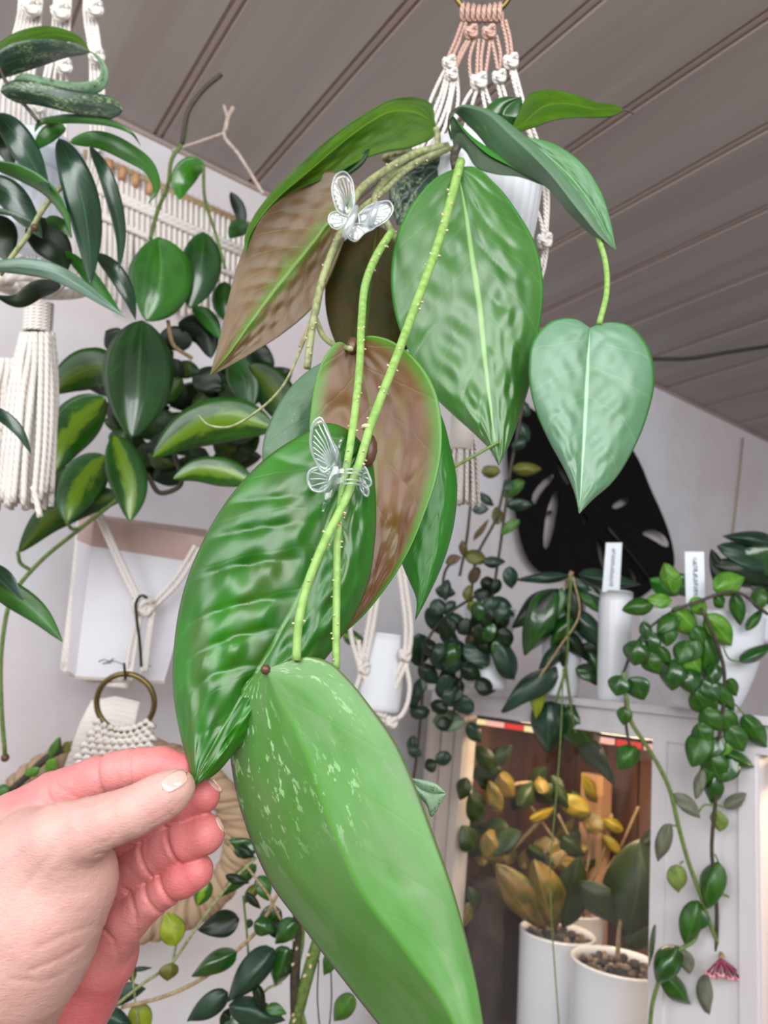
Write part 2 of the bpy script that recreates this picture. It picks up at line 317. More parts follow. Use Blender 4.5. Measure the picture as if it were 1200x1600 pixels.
def grid_solid(G_, thk, mb=None, um=(0, 1), top=0, bot=1):
    mb = mb or MB(); n, m = G_.shape[:2]
    du = np.gradient(G_, axis=1); dv = np.gradient(G_, axis=0); N_ = np.cross(du, dv); ln = np.linalg.norm(N_, axis=2, keepdims=True); ln[ln < 1e-12] = 1
    N_ /= ln
    cam = np.array(CAM); mid = G_[n // 2, m // 2]
    if np.dot(N_[n // 2, m // 2], cam - mid) < 0: N_ = -N_; flip = True
    else: flip = False
    B_ = G_ - N_ * thk
    uv = [(um[0] + (um[1] - um[0]) * j / (m - 1), i / (n - 1)) for i in range(n) for j in range(m)]
    f1 = [(i * m + j, i * m + j + 1, (i + 1) * m + j + 1, (i + 1) * m + j) for i in range(n - 1) for j in range(m - 1)]
    if flip: f1 = [f[::-1] for f in f1]
    k = n * m; f2 = [tuple(q + k for q in f[::-1]) for f in f1]
    rim = [i * m for i in range(n)] + [(n - 1) * m + j for j in range(1, m)] + [i * m + m - 1 for i in range(n - 2, -1, -1)] + [j for j in range(m - 2, 0, -1)]
    f3 = [(rim[a], rim[(a + 1) % len(rim)], rim[(a + 1) % len(rim)] + k, rim[a] + k) for a in range(len(rim))]
    if flip: f3 = [f[::-1] for f in f3]
    b = len(mb.v); allv = list(G_.reshape(-1, 3)) + list(B_.reshape(-1, 3)); uv2 = uv + uv
    mb.add(allv, f1, uv2, top)
    base = b
    for fs, mi in ((f2, bot), (f3, bot)):
        for f in fs: mb.f.append(tuple(base + q for q in f)); mb.uv.append([uv2[q] for q in f]); mb.mi.append(mi)
    return mb
def outline_leaf(parent, L, Mi, R, d, dl=0, dr=0, bulge=.004, amp=0, nv=8, mats=('deep', 'underdark'), n=70, m=18, thk=.0006, name='leaf', slant=.35, wav=0, sharp=.45, seed=0):
    """a blade through its two margins and its midrib; d = distance along the midrib, dl / dr = how much farther each margin lies"""
    Lc, Mc, Rc = catmull(L, n), catmull(Mi, n), catmull(R, n); t = np.linspace(0, 1, n)
    dm = np.interp(t, np.linspace(0, 1, len(d)), d); sn = np.sin(PI * t) ** .6; rg = np.random.default_rng(seed)
    def prof(v): return np.interp(t, np.linspace(0, 1, len(v)), v) if isinstance(v, (list, tuple)) else v * sn
    dL, dR = dm + prof(dl), dm + prof(dr)
    p3 = lambda C, D: np.array([P(c[0], c[1], dd) for c, dd in zip(C, D)])
    A, B, C_ = p3(Lc, dL), p3(Mc, dm), p3(Rc, dR)
    a1, a2, a3 = rg.random(3) * 6
    rows = []
    view = B - np.array(CAM); view /= np.linalg.norm(view, axis=1, keepdims=True)
    for side, E in ((-1, A), (1, C_)):
        ss = np.linspace(0, 1, m + 1); cols = []
        for s in ss:
            q = B * (1 - s) + E * s
            off = -bulge * math.sin(PI * s) ** .9 * sn
            if amp:
                ph = nv * t - slant * nv * .5 * s + (.35 if side > 0 else 0) + .30 * np.sin(6.5 * t + a1 + 3 * s * side) + .16 * np.sin(15 * t + a2 - 5 * s)
                pill = np.abs(np.sin(PI * ph)) ** sharp
                off = off - amp * (pill - .5) * math.sin(PI * min(1, s * 1.0)) ** .6 * sn * (.65 + .55 * np.sin(7 * t + a2 + side * 2 + 3 * s))
                off = off - amp * sn * math.sin(PI * min(1, s + .12)) * (.45 * np.sin(23 * t + 7 * s + a3) * np.sin(9 * s + a1 + 11 * t) + .30 * np.sin(41 * t - 11 * s + a2 + side) * np.sin(17 * s + 19 * t + a3))
            if wav: off = off + wav * np.sin(6 * t + a1 + side) * s * s * sn
            cols.append(q + view * np.asarray(off)[:, None])
        rows.append(cols)
    G_ = np.stack(rows[0][::-1] + rows[1][1:], axis=1)
    mb = grid_solid(G_, thk)
    return mb.build(name, [M[mats[0]], M[mats[1]]], parent)
def prof_w(t, kind):
    if kind == 'oval': return np.sin(PI * t ** .85) ** .75
    if kind == 'lance': return np.sin(PI * t ** .8) ** .8 * (1 - .25 * t)
    if kind == 'round': return np.sqrt(np.clip(1 - (2 * t - 1) ** 2, 0, 1)) * (1 - .25 * (t > .85) * (t - .85) / .15)
    if kind == 'heart': return np.sin(PI * t ** .62) ** .7
    if kind == 'strap': return np.clip(np.minimum(t / .14, (1 - t) / .12), 0, 1) ** .6
    return np.sin(PI * t)
def ribbon_leaf(parent, pts, wpx, mats, roll=0, fold=.25, kind='lance', n=30, m=4, thk=.0007, roll2=None, name='leaf', mb=None):
    q = catmull([(a[0], a[1], a[2] * 1000) for a in pts], n); C = np.array([P(a, b, c / 1000) for a, b, c in q]); t = np.linspace(0, 1, n)
    T = np.gradient(C, axis=0); T /= np.linalg.norm(T, axis=1, keepdims=True)
    V = np.array(CAM) - C; V -= T * (V * T).sum(1, keepdims=True); V /= np.linalg.norm(V, axis=1, keepdims=True); S = np.cross(T, V)
    r = np.radians(np.linspace(roll, roll if roll2 is None else roll2, n))[:, None]
    N_ = V * np.cos(r) + S * np.sin(r); B_ = S * np.cos(r) - V * np.sin(r)
    w = prof_w(t, kind) * wpx * .5 * (q[:, 2] / 1000) / F; w = np.maximum(w, .0002)
    cols = []
    for k in range(-m, m + 1):
        s = k / m; cols.append(C + B_ * (w * s)[:, None] - N_ * (w * fold * abs(s) ** 1.5)[:, None])
    out = grid_solid(np.stack(cols, 1), thk, mb)
    if mb is None: return out.build(name, [M[mats[0]], M[mats[1]]] if not isinstance(mats, str) else [M[mats], M[mats]], parent)
_protos = {}
def proto(kind, mat, var):
    key = (kind, mat, var)
    if key not in _protos:
        n, m = 14, 4; t = np.linspace(0, 1, n); rg = np.random.default_rng(var * 31 + 5)
        w = np.maximum(prof_w(t, kind), .02) * .5; arch = [.10, .2, .05, .15][var]; fold = [.12, .25, .05, .18][var]; bend = [.0, .05, -.06, .03][var]
        cols = []
        for k in range(-m, m + 1):
            s = k / m
            cols.append(np.stack([w * s + bend * np.sin(PI * t), t, arch * np.sin(PI * t) - fold * w * abs(s) ** 1.4 * 2 + .02 * np.sin(9 * t + 4 * s)], 1))
        G_ = np.stack(cols, 1); mb = MB()
        # local mesh, top side = +z
        nn, mm = G_.shape[:2]; uv = [(j / (mm - 1), i / (nn - 1)) for i in range(nn) for j in range(mm)]
        f1 = [(i * mm + j, i * mm + j + 1, (i + 1) * mm + j + 1, (i + 1) * mm + j) for i in range(nn - 1) for j in range(mm - 1)]
        kk = nn * mm; low = G_ - np.array([0, 0, .025])
        rim = [i * mm for i in range(nn)] + [(nn - 1) * mm + j for j in range(1, mm)] + [i * mm + mm - 1 for i in range(nn - 2, -1, -1)] + [j for j in range(mm - 2, 0, -1)]
        f3 = [(rim[(a + 1) % len(rim)], rim[a], rim[a] + kk, rim[(a + 1) % len(rim)] + kk) for a in range(len(rim))][::1]
        f3 = [f[::-1] for f in f3]
        mb.add(list(G_.reshape(-1, 3)) + list(low.reshape(-1, 3)), f1 + [tuple(q + kk for q in f[::-1]) for f in f1] + f3, uv + uv)
        me = mb.mesh('leaf'); me.materials.append(M[mat]); _protos[key] = me
    return _protos[key]
def small_leaf(parent, b, t, wpx, mat, kind='oval', roll=None, db=None, dt=None, name='leaf', var=None):
    d0 = b[2] if len(b) > 2 else db; d1 = t[2] if len(t) > 2 else (dt if dt else d0 + random.uniform(-.25, .25) * math.hypot(t[0]-b[0], t[1]-b[1]) / F * d0)
    A, B_ = P(b[0], b[1], d0), P(t[0], t[1], d1); Y = (B_ - A); ln = Y.length; Y.normalize()
    V = (CAM - A); V = (V - Y * V.dot(Y)).normalized()
    if roll is None: roll = random.uniform(-35, 35)
    r = rad(roll); S = Y.cross(V); Z = V * math.cos(r) + S * math.sin(r); X = Y.cross(Z)
    W = wpx / F * d0 / max(.5, math.cos(r))
    o = bpy.data.objects.new(name, proto(kind, mat, random.randrange(4) if var is None else var)); COL.objects.link(o)
    L = Vector(parent['_L']); Mx = Matrix.Translation(A - L) @ Matrix((X, Y, Z)).transposed().to_4x4() @ Matrix.Diagonal((W, ln, ln, 1))
    o.parent = parent; o.matrix_local = Mx
    return o
def stem(parent, pts, rpx, mat, d=None, n=24, name='stem', seg=7, taper=1.0, nubs=0, seed=1):
    C = pxcurve(pts, n, d); rs = [rpx / F * depth(c) * (1 + (taper - 1) * i / (n - 1)) for i, c in enumerate(C)]
    o = MB().tube(C, rs, seg).build(name, M[mat], parent)
    if nubs:
        rg = random.Random(seed); mb = MB()
        for _ in range(nubs):
            i = rg.randrange(2, n - 2); a = rg.uniform(0, 2 * PI); T = (C[i + 1] - C[i]).normalized(); e = T.orthogonal().normalized(); e2 = T.cross(e)
            dr = e * math.cos(a) + e2 * math.sin(a); c = C[i] + dr * rs[i] * 1.0 + T * rg.uniform(-1, 1) * rs[i]
            mb.tube([c - dr * rs[i] * .3, c + dr * rs[i] * .5], [rs[i] * .3, rs[i] * .22], 6)
        mb.build('root_nub', M['rootdot'], o)['kind'] = 'stuff'
    return o
# ================================================================== the room
ZC = 2.375; WY = 1.45
struct(MB().box((-2.2, WY, 0), (3.3, WY + .1, ZC + .05)).build('wall_back', M['wall'], smooth=False))
struct(MB().box((3.2, -2.4, 0), (3.3, WY, ZC + .05)).build('wall_right', M['wall'], smooth=False))
struct(MB().box((-2.2, -2.4, -.05), (3.3, WY + .1, 0)).build('floor', M['floor'], smooth=False))
def ceiling():
    prof = []; pitch = .2205; x = .29 - pitch * 12; z = ZC
    xs = []
    while x < 3.3: xs.append(x); x += pitch
    for gx in xs:   # each board ends in a bead between two narrow grooves
        for dx, dz in ((-.012, 0), (-.009, .006), (-.006, .006), (-.004, .001), (.004, .001), (.006, .006), (.009, .006), (.012, 0)): prof.append((gx + dx, z + dz))
    prof = [p for p in prof if -2.2 < p[0] < 3.3]; prof = [(-2.2, z)] + prof + [(3.3, z)]
    mb = MB(); v = []
    for (px_, pz) in prof: v += [(px_, -2.4, pz), (px_, WY, pz)]
    n = len(prof); gm = [1 if (prof[i][1] > z or prof[i + 1][1] > z) else 0 for i in range(n - 1)]
    for i in range(n - 1): mb.add([v[2*i], v[2*i+1], v[2*i+3], v[2*i+2]], [(0, 1, 2, 3)], [(0, 0)] * 4, gm[i])
    mb.box((-2.2, -2.4, ZC + .02), (3.3, WY, ZC + .06), 0)
    return mb.build('ceiling', [M['ceiling'], M['groove']], smooth=False)
struct(ceiling())
# thin moulding where ceiling meets wall
struct(MB().box((-2.2, WY - .006, ZC - .010), (3.2, WY, ZC - .0005)).build('trim_1', M['groove'], smooth=False))

# ---- cable under the ceiling, string on the wall
c = pxcurve([(860, 552), (940, 566), (1020, 561), (1080, 560), (1140, 550), (1200, 541), (1300, 525)], 30, 1.55)
tag(MB().tube(c, .0042, 8).build('cable', M['blackcable']), 'black electric cable sagging below the planked ceiling, behind the heart shaped leaf', 'cable')
tag(MB().tube([onY(1161, 684, 1.44), onY(1156, 740, 1.44), onY(1149, 800, 1.44), onY(1143, 850, 1.44)], .0028, 6).build('string', M['stemtan']), 'thin tan string hanging down the wall from the ceiling edge beside the black leaf plaque', 'string')

# ---- black monstera leaf plaque on the wall
def plaque():
    from mathutils.geometry import tessellate_polygon
    Y0 = WY - .045
    out = [(822,632),(845,648),(880,664),(930,690),(962,684),(985,696),(1002,725),(1016,762),(1034,800),(1048,838),(1055,872),(1052,896),(1030,905),(1022,918),(996,938),(962,928),(930,908),(890,900),(850,897),(832,882),(818,852),(812,820),(806,790),(798,745),(794,700),(799,660)]
    holes = [[(829,778),(844,754),(868,738),(868,748),(849,768),(837,792)], [(848,852),(853,800),(868,764),(876,768),(872,812),(862,852),(854,860)], [(954,792),(972,778),(988,776),(985,786),(964,796)], [(1000,833),(1020,826),(1040,834),(1050,852),(1040,856),(1020,843)], [(932,838),(942,845),(950,884),(942,892),(935,866)], [(980,880),(990,888),(1000,906),(990,910)], [(866,716),(880,728),(893,752),(890,762),(876,742)], [(910,800),(918,804),(918,820),(911,820)]]
    def sm(poly, cl=True):
        p = np.array(poly, float); q = []
        for i in range(len(p)):
            a, b = p[i], p[(i + 1) % len(p)]; q += [a * .75 + b * .25, a * .25 + b * .75]
        return q
    loops = [sm(out)] + [sm(h) for h in holes]
    L3 = [[onY(a, b, Y0) for a, b in lp] for lp in loops]
    flat = [[Vector((v.x, v.z, 0)) for v in lp] for lp in L3]; tri = tessellate_polygon(flat); pts = [v for lp in L3 for v in lp]; n = len(pts)
    top = [tuple(v) for v in pts]; bot = [(v.x, v.y + .008, v.z) for v in pts]
    fs = [tuple(t) for t in tri] + [tuple(q + n for q in t[::-1]) for t in tri]; b = 0
    for lp in L3:
        k = len(lp); fs += [(b + i, b + (i + 1) % k, b + (i + 1) % k + n, b + i + n) for i in range(k)]; b += k
    t = thing('leaf_plaque', 'large black split leaf wall plaque with slots, hung on the back wall', 'wall decor', onY(930, 780, Y0))
    MB().add(top + bot, fs, [(0, 0)] * (2 * n)).build('leaf_blade', M['blackdecor'], t, smooth=False)
    MB().tube([onY(950, 825, Y0 - .004), onY(985, 866, Y0 - .004), onY(1016, 908, Y0 - .004)], .004, 6).build('leaf_stalk', M['wire'], t)
    MB().tube([onY(860, 800, Y0 + .004), onY(860, 800, WY)], .006, 6).build('hanger', M['wire'], t)
plaque()

# ---- white display cabinet on the right
CX = 1.05; CZ = 1.31; CY0, CY1 = .10, 1.31
def cabinet():
    t = thing('display_cabinet', 'white framed glass cabinet holding lit plants, dark boards inside', 'cabinet', (CX, .7, 0))
    zt, zb = 1.258, .30; fr = MB(); gw = MB()
    T = .035
    fr.box((CX, CY0, zt), (CX + T, CY1, CZ - .012)); fr.box((CX, CY0, 0), (CX + T, CY1, zb))
    fr.box((CX, .578, zb), (CX + T, .749, zt)); fr.box((CX, CY0, zb), (CX + T, CY0 + .06, zt))
    for y in (.594, .733): fr.box((CX - .004, y - .012, zb), (CX, y + .012, zt))           # raised edge strips
    fr.box((CX - .004, CY0, zt), (CX, CY1, zt + .008))
    fr.build('frame', M['whitewood'], t, smooth=False)
    for i, (a, b) in enumerate(((1.197, 1.222), (1.225, 1.262), (1.266, CY1))): gw.box((CX - .002 * i, a, zb), (CX + T, b, zt))
    gw.build('side_post', M['greywood'], t, smooth=False)['label'] = 'weathered grey-white boards of the left post'
    MB().box((CX - .012, CY0, CZ - .012), (CX + .43, CY1, CZ)).build('top_panel', M['whitewood'], t, smooth=False)
    bp = MB(); y = CY0
    while y < CY1 - .01: bp.box((CX + .40, y + .002, .05), (CX + .415, min(CY1, y + .085), CZ - .012)); y += .088
    bp.box((CX + .415, CY0, .05), (CX + .425, CY1, CZ - .012)); bp.build('back_panel', M['brownwood'], t, smooth=False)
    MB().box((CX + T, CY1 - .015, .05), (CX + .40, CY1, CZ - .012)).build('end_panel', M['brownwood'], t, smooth=False)
    MB().box((CX + T, CY0, .05), (CX + .40, CY0 + .015, CZ - .012)).build('end_panel', M['tanwood'], t, smooth=False)
    MB().box((CX + T, CY0 + .015, .60), (CX + .40, CY1 - .015, .62)).build('shelf', M['brownwood'], t, smooth=False)
    for a, b in ((.749, 1.197), (CY0 + .06, .578)): MB().box((CX + .012, a, zb), (CX + .016, b, zt)).build('glass_pane', M['glass'], t, smooth=False)
    MB().box((CX + .10, CY0 + .05, 1.284), (CX + .16, CY1 - .04, 1.297)).build('lamp_housing', M['wire'], t, smooth=False)
    y = CY0 + .06; k = 0
    seq = ['lampcream', 'lamppink', 'lampred', 'lampcream', 'lampcream', 'lampcream', 'lamppink', 'lampred', 'lamppink']
    for k in range(20):
        yy = CY1 - .09 - k * .055
        if yy < CY0 + .05: break
        MB().box((CX + .050, yy - .021, 1.2375), (CX + .062, yy + .021, 1.2485)).build('light_lens', M[seq[k % len(seq)]], t, smooth=False)
    MB().box((CX + .048, CY0 + .02, 1.2485), (CX + .066, CY1 - .02, 1.2545)).build('light_bar', M['wire'], t, smooth=False)
    for y_ in (.98, .45):
        d = bpy.data.lights.new('grow_light', 'AREA'); d.shape = 'RECTANGLE'; d.size = .05; d.size_y = .34; d.energy = 2.4; d.color = (1.0, .74, .48)
        o = bpy.data.objects.new('grow_light', d); COL.objects.link(o); o.location = (CX + .13, y_, 1.276)
cabinet()

# ================================================================== pots
def pot_mesh(t, c, r, h, mat='whitepot', taper=.82, fill='soil', rim=.06, name='pot', wall=.05, bead=0, round_=0):
    """c = centre of the rim; the pot goes down by h"""
    pr = [(0, -h), (r * taper * .94, -h), (r * taper, -h + .006)]
    for k in range(1, 10):
        s = k / 10; pr.append((r * (taper + (1 - taper) * s + round_ * math.sin(PI * s)), -h * (1 - s)))
    pr += [(r, -rim * r), (r * 1.01, -.002), (r * .99, 0), (r * (1 - wall), 0), (r * (1 - wall) - .001, -.012), (r * (1 - wall) * .97, -h * .35), (0, -h * .35)]
    o = MB().lathe(c, pr, 48).build(name, M[mat], t)
    fz = -.014
    if fill == 'soil': MB().lathe(Vector(c) + Vector((0, 0, fz - .01)), [(0, 0), (r * (1 - wall) * .96, 0), (r * (1 - wall) * .96, .006), (r * .5, .010), (0, .012)], 24).build('soil', M['soil'], t)
    if fill == 'stone':
        for mt, sd in (('stone', 1), ('stonedark', 2)):
            rg = random.Random(sd); mb = MB()
            for _ in range(70):
                a = rg.uniform(0, 2 * PI); q = r * (1 - wall) * .9 * math.sqrt(rg.random()); s = rg.uniform(.005, .010)
                mb.ball(Vector(c) + Vector((q * math.cos(a), q * math.sin(a), fz + rg.uniform(-.004, .006))), (s, s * rg.uniform(.6, 1), s * .7), 6)
            mb.build('gravel', M[mt], t, smooth=False)['kind'] = 'stuff'
        MB().lathe(Vector(c) + Vector((0, 0, fz - .02)), [(0, 0), (r * (1 - wall) * .96, 0), (r * (1 - wall) * .96, .012), (0, .014)], 24).build('soil', M['soil'], t)
    return o
def leaves(t, lst, **kw):
    for L in lst:
        b, tp, wd, mat = L[:4]; small_leaf(t, b, tp, wd, mat, *(L[4:]), **kw)
# ---- inside the cabinet
def inner_pot(x, y, X, rpx, h, label, fill='stone', name='potted_plant'):
    c = onX(x, y, X); r = rpx / F * depth(c); t = thing(name, label, 'potted plant', c - Vector((0, 0, h)), 'white pots inside the cabinet')
    pot_mesh(t, c, r, h, taper=.9, fill=fill); return t, c
ti, c1 = inner_pot(871, 1455, CX + .15, 58, .30, 'white cylinder pot of gravel behind the glass, partly hidden by the hanging stem')
D = depth(c1)
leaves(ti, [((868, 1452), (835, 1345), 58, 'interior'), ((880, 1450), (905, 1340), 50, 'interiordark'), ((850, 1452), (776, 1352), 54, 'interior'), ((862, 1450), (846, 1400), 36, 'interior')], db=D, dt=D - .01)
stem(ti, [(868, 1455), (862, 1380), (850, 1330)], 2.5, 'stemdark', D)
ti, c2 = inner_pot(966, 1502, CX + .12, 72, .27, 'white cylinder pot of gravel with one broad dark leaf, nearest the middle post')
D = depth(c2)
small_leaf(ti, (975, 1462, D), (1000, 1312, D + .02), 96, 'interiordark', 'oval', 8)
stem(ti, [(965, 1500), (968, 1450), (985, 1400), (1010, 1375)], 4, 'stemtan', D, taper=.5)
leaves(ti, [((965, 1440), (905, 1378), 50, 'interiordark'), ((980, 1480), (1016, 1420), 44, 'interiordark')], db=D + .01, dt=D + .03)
ti, c3 = inner_pot(892, 1418, CX + .29, 52, .26, 'clay coloured rim pot standing at the back behind two white gravel pots')
ti.children[0].data.materials[0] = M['boxpink']; ti['group'] = 'pots inside the cabinet'
D = depth(c3)
rg = random.Random(14)
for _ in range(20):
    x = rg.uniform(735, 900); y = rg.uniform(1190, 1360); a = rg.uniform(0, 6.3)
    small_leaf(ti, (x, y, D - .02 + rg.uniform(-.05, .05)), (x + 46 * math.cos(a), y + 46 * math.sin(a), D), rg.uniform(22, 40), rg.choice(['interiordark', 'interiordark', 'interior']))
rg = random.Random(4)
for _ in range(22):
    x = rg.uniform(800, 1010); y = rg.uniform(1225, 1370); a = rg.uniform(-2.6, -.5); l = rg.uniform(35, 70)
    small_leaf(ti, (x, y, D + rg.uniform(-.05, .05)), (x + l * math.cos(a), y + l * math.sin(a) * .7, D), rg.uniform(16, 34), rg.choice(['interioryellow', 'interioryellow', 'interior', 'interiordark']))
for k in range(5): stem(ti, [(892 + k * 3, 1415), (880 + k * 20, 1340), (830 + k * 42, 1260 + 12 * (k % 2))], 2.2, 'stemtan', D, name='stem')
stem(ti, [(800, 1330), (870, 1235), (800, 1228), (775, 1260)], 3, 'stemtan', D + .02)
# bark post, tan post
p = onX(762, 1375, CX + .10); zt = p.z
t = thing('bark_log', 'dark bark covered upright log behind the cabinet glass beside the left post', 'log', (p.x, p.y, .62))
mb = MB(); n = 18; rg = random.Random(3)
mb.lathe((p.x, p.y, .62), [(0, 0)] + [(.040 * (1 + .05 * math.sin(k * 2.1)), (zt - .62) * k / n) for k in range(n + 1)] + [(0, zt - .62 + .002)], 26)
mb.v = [(v[0] + .003 * math.sin(40 * v[1] + 9 * v[2]), v[1] + .003 * math.sin(70 * v[2] + 30 * v[0]), v[2]) for v in mb.v]
mb.build('trunk', M['bark'], t)
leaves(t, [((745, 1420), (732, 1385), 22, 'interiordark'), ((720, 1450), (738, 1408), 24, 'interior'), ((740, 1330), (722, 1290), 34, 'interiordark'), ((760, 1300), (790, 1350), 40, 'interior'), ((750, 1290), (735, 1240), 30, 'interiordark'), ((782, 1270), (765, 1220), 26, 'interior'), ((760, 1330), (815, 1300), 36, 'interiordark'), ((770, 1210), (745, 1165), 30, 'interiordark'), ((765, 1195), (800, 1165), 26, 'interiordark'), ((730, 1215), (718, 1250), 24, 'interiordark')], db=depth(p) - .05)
a_, b_ = onX(908, 1345, CX + .33), onX(943, 1345, CX + .33)
tag(MB().box((CX + .32, b_.y, .62), (CX + .35, a_.y, onX(920, 1208, CX + .33).z)).build('wooden_slat', M['tanwood'], smooth=False), 'pale tan wooden slat standing upright at the back of the cabinet', 'slat')
t = thing('black_pot', 'black rounded pot standing behind the right pane of the cabinet', 'plant_pot', onX(1196, 1370, CX + .10))  # small black pot, drawn as a plain lathed shape
MB().lathe(onX(1200, 1366, CX + .10), [(0, 0), (.018, .001), (.02, .01), (.02, .04), (.014, .052), (0, .054)], 24).build('body', M['blackdecor'], t)
t = thing('potted_plant', 'green and orange foliage glimpsed behind the right pane at the frame edge', 'potted plant', onX(1200, 1500, CX + .15))
leaves(t, [((1195, 1600), (1203, 1460), 34, 'narrowgreen', 'lance'), ((1205, 1590), (1192, 1500), 26, 'interioryellow', 'lance'), ((1200, 1430), (1190, 1380), 20, 'interior'), ((1210, 1330), (1190, 1240), 24, 'interior')], db=depth(onX(1200, 1500, CX + .15)))

# ---- on top of the cabinet
def top_pot(x, y, d, rpx, label, name='potted_plant', cat='potted plant', **kw):
    c = P(x, y, d); r = rpx / F * d; h = c.z - CZ
    t = thing(name, label, cat, (c.x, c.y, CZ)); pot_mesh(t, c, r, h, **kw); return t, c
tL, cL = top_pot(882, 935, 1.36, 34, 'plant with long drooping dark leaves in a slim white pot on the cabinet top', taper=.8)
D = 1.30
small_leaves = [((890, 900), (805, 906), 16, 'vinedark', 'lance'), ((872, 920), (800, 980), 34, 'darkflat', 'lance'), ((874, 925), (820, 1024), 46, 'rounddark', 'lance'), ((905, 897), (1002, 914), 24, 'vinedark', 'lance'), ((902, 912), (969, 976), 24, 'darkleaf', 'lance'), ((898, 955), (954, 1022), 30, 'darkleaf', 'lance'), ((893, 915), (903, 985), 26, 'darkflat', 'lance'),
  ((870, 1042), (783, 1112), 32, 'vinedark', 'lance'), ((838, 1060), (838, 1124), 22, 'yellowleaf', 'lance'), ((900, 1044), (947, 1062), 22, 'rounddark', 'lance'), ((905, 1008), (946, 1040), 26, 'darkflat', 'lance'), ((862, 1096), (858, 1178), 46, 'darkleaf', 'heart'), ((888, 1104), (934, 1172), 50, 'rounddark', 'oval'), ((896, 1142), (961, 1228), 28, 'darkleaf', 'lance'),
  ((905, 918), (938, 958), 18, 'narrowgreen', 'lance'), ((878, 918), (850, 990), 22, 'narrowgreen', 'lance'), ((875, 1000), (880, 1045), 16, 'darkflat', 'lance'), ((868, 1052), (875, 1085), 12, 'vinebrown', 'lance')]
leaves(tL, [(a_, b_, w_ * 1.25, m_, k_) for a_, b_, w_, m_, k_ in small_leaves] + [((880, 985), (918, 1030), 30, 'darkflat', 'lance'), ((885, 1010), (842, 1046), 28, 'vinedark', 'lance'), ((905, 1040), (962, 1080), 30, 'darkflat', 'lance'), ((900, 960), (860, 1010), 34, 'rounddark', 'lance'), ((893, 905), (930, 935), 22, 'vinedark', 'lance'), ((920, 1015), (955, 1070), 30, 'rounddark', 'lance')], db=D, dt=D)
stem(tL, [(885, 935), (888, 905), (894, 893)], 3.5, 'stemtan', D + .02)
stem(tL, [(893, 900), (888, 960), (884, 1042), (868, 1098)], 2.2, 'stemgreen', D - .01)
stem(tL, [(884, 1042), (890, 1090), (900, 1145)], 2, 'stemgreen', D - .01)
stem(tL, [(895, 900), (905, 960), (875, 1010), (840, 1062)], 1.8, 'stemtan', D - .01)
stem(tL, [(880, 1045), (876, 1150), (866, 1280), (860, 1345), (862, 1440), (868, 1530), (874, 1610)], 1.1, 'stemgreen', .98, name='aerial_shoot', n=30)
tB, cB = top_pot(962, 925, 1.30, 26, 'tall narrow white pot with a plant tag, on the cabinet behind the dark drooping leaves', taper=.86, fill='soil')
def plant_tag(corners, d, label):
    q = [P(a, b, d) for a, b in corners]; nrm = (q[1] - q[0]).cross(q[3] - q[0]).normalized() * .0012
    if nrm.dot(CF) < 0: nrm = -nrm
    t = thing('plant_tag', label, 'plant tag', q[3], 'white plant tags')
    MB().hexa([q[3] + nrm, q[2] + nrm, q[2], q[3], q[0] + nrm, q[1] + nrm, q[1], q[0]]).build('tag_blade', M['whitetag'], t, smooth=False)
    rg = random.Random(int(corners[0][0])); mb = MB(); up = (q[3] - q[0]); ri = (q[1] - q[0]); o0 = q[0] - nrm * .6
    s = .12
    while s < .88:       # a line of worn, unreadable lettering running down the tag
        w_ = rg.uniform(.012, .03)
        a = o0 + up * s + ri * .42; mb.tube([a, a + ri * rg.uniform(.12, .24) + up * rg.choice([0, w_])], .0005, 4)
        a = o0 + up * (s + .01) + ri * rg.choice([.42, .6]); mb.tube([a, a + up * w_], .0005, 4); s += w_ + .012
    mb.build('lettering', M['ink'], t)
plant_tag([(947, 848), (972, 848), (968, 925), (941, 925)], 1.28, 'white plastic tag standing in the tall narrow pot, in front of the black leaf plaque')
plant_tag([(1070, 862), (1100, 862), (1102, 946), (1072, 948)], 1.06, 'white lettered plastic tag in the bright green trailing plant at the pot rim')
# black-leaved plant at the frame edge
tD = thing('potted_plant', 'dark broad leaved plant at the frame edge behind the lettered tag', 'potted plant', P(1190, 950, 1.35))
pot_mesh(tD, P(1210, 930, 1.36), .05, .09)
leaves(tD, [((1200, 915), (1112, 880), 44, 'darkflat'), ((1215, 900), (1158, 862), 70, 'rounddark'), ((1210, 880), (1122, 852), 40, 'vinedark'), ((1220, 850), (1130, 838), 30, 'darkleaf', 'lance'), ((1140, 930), (1112, 858), 26, 'darkflat'), ((1100, 925), (1034, 898), 34, 'rounddark'), ((1220, 930), (1170, 905), 40, 'darkflat'), ((1060, 930), (1015, 905), 30, 'deep')], db=1.30, dt=1.30)
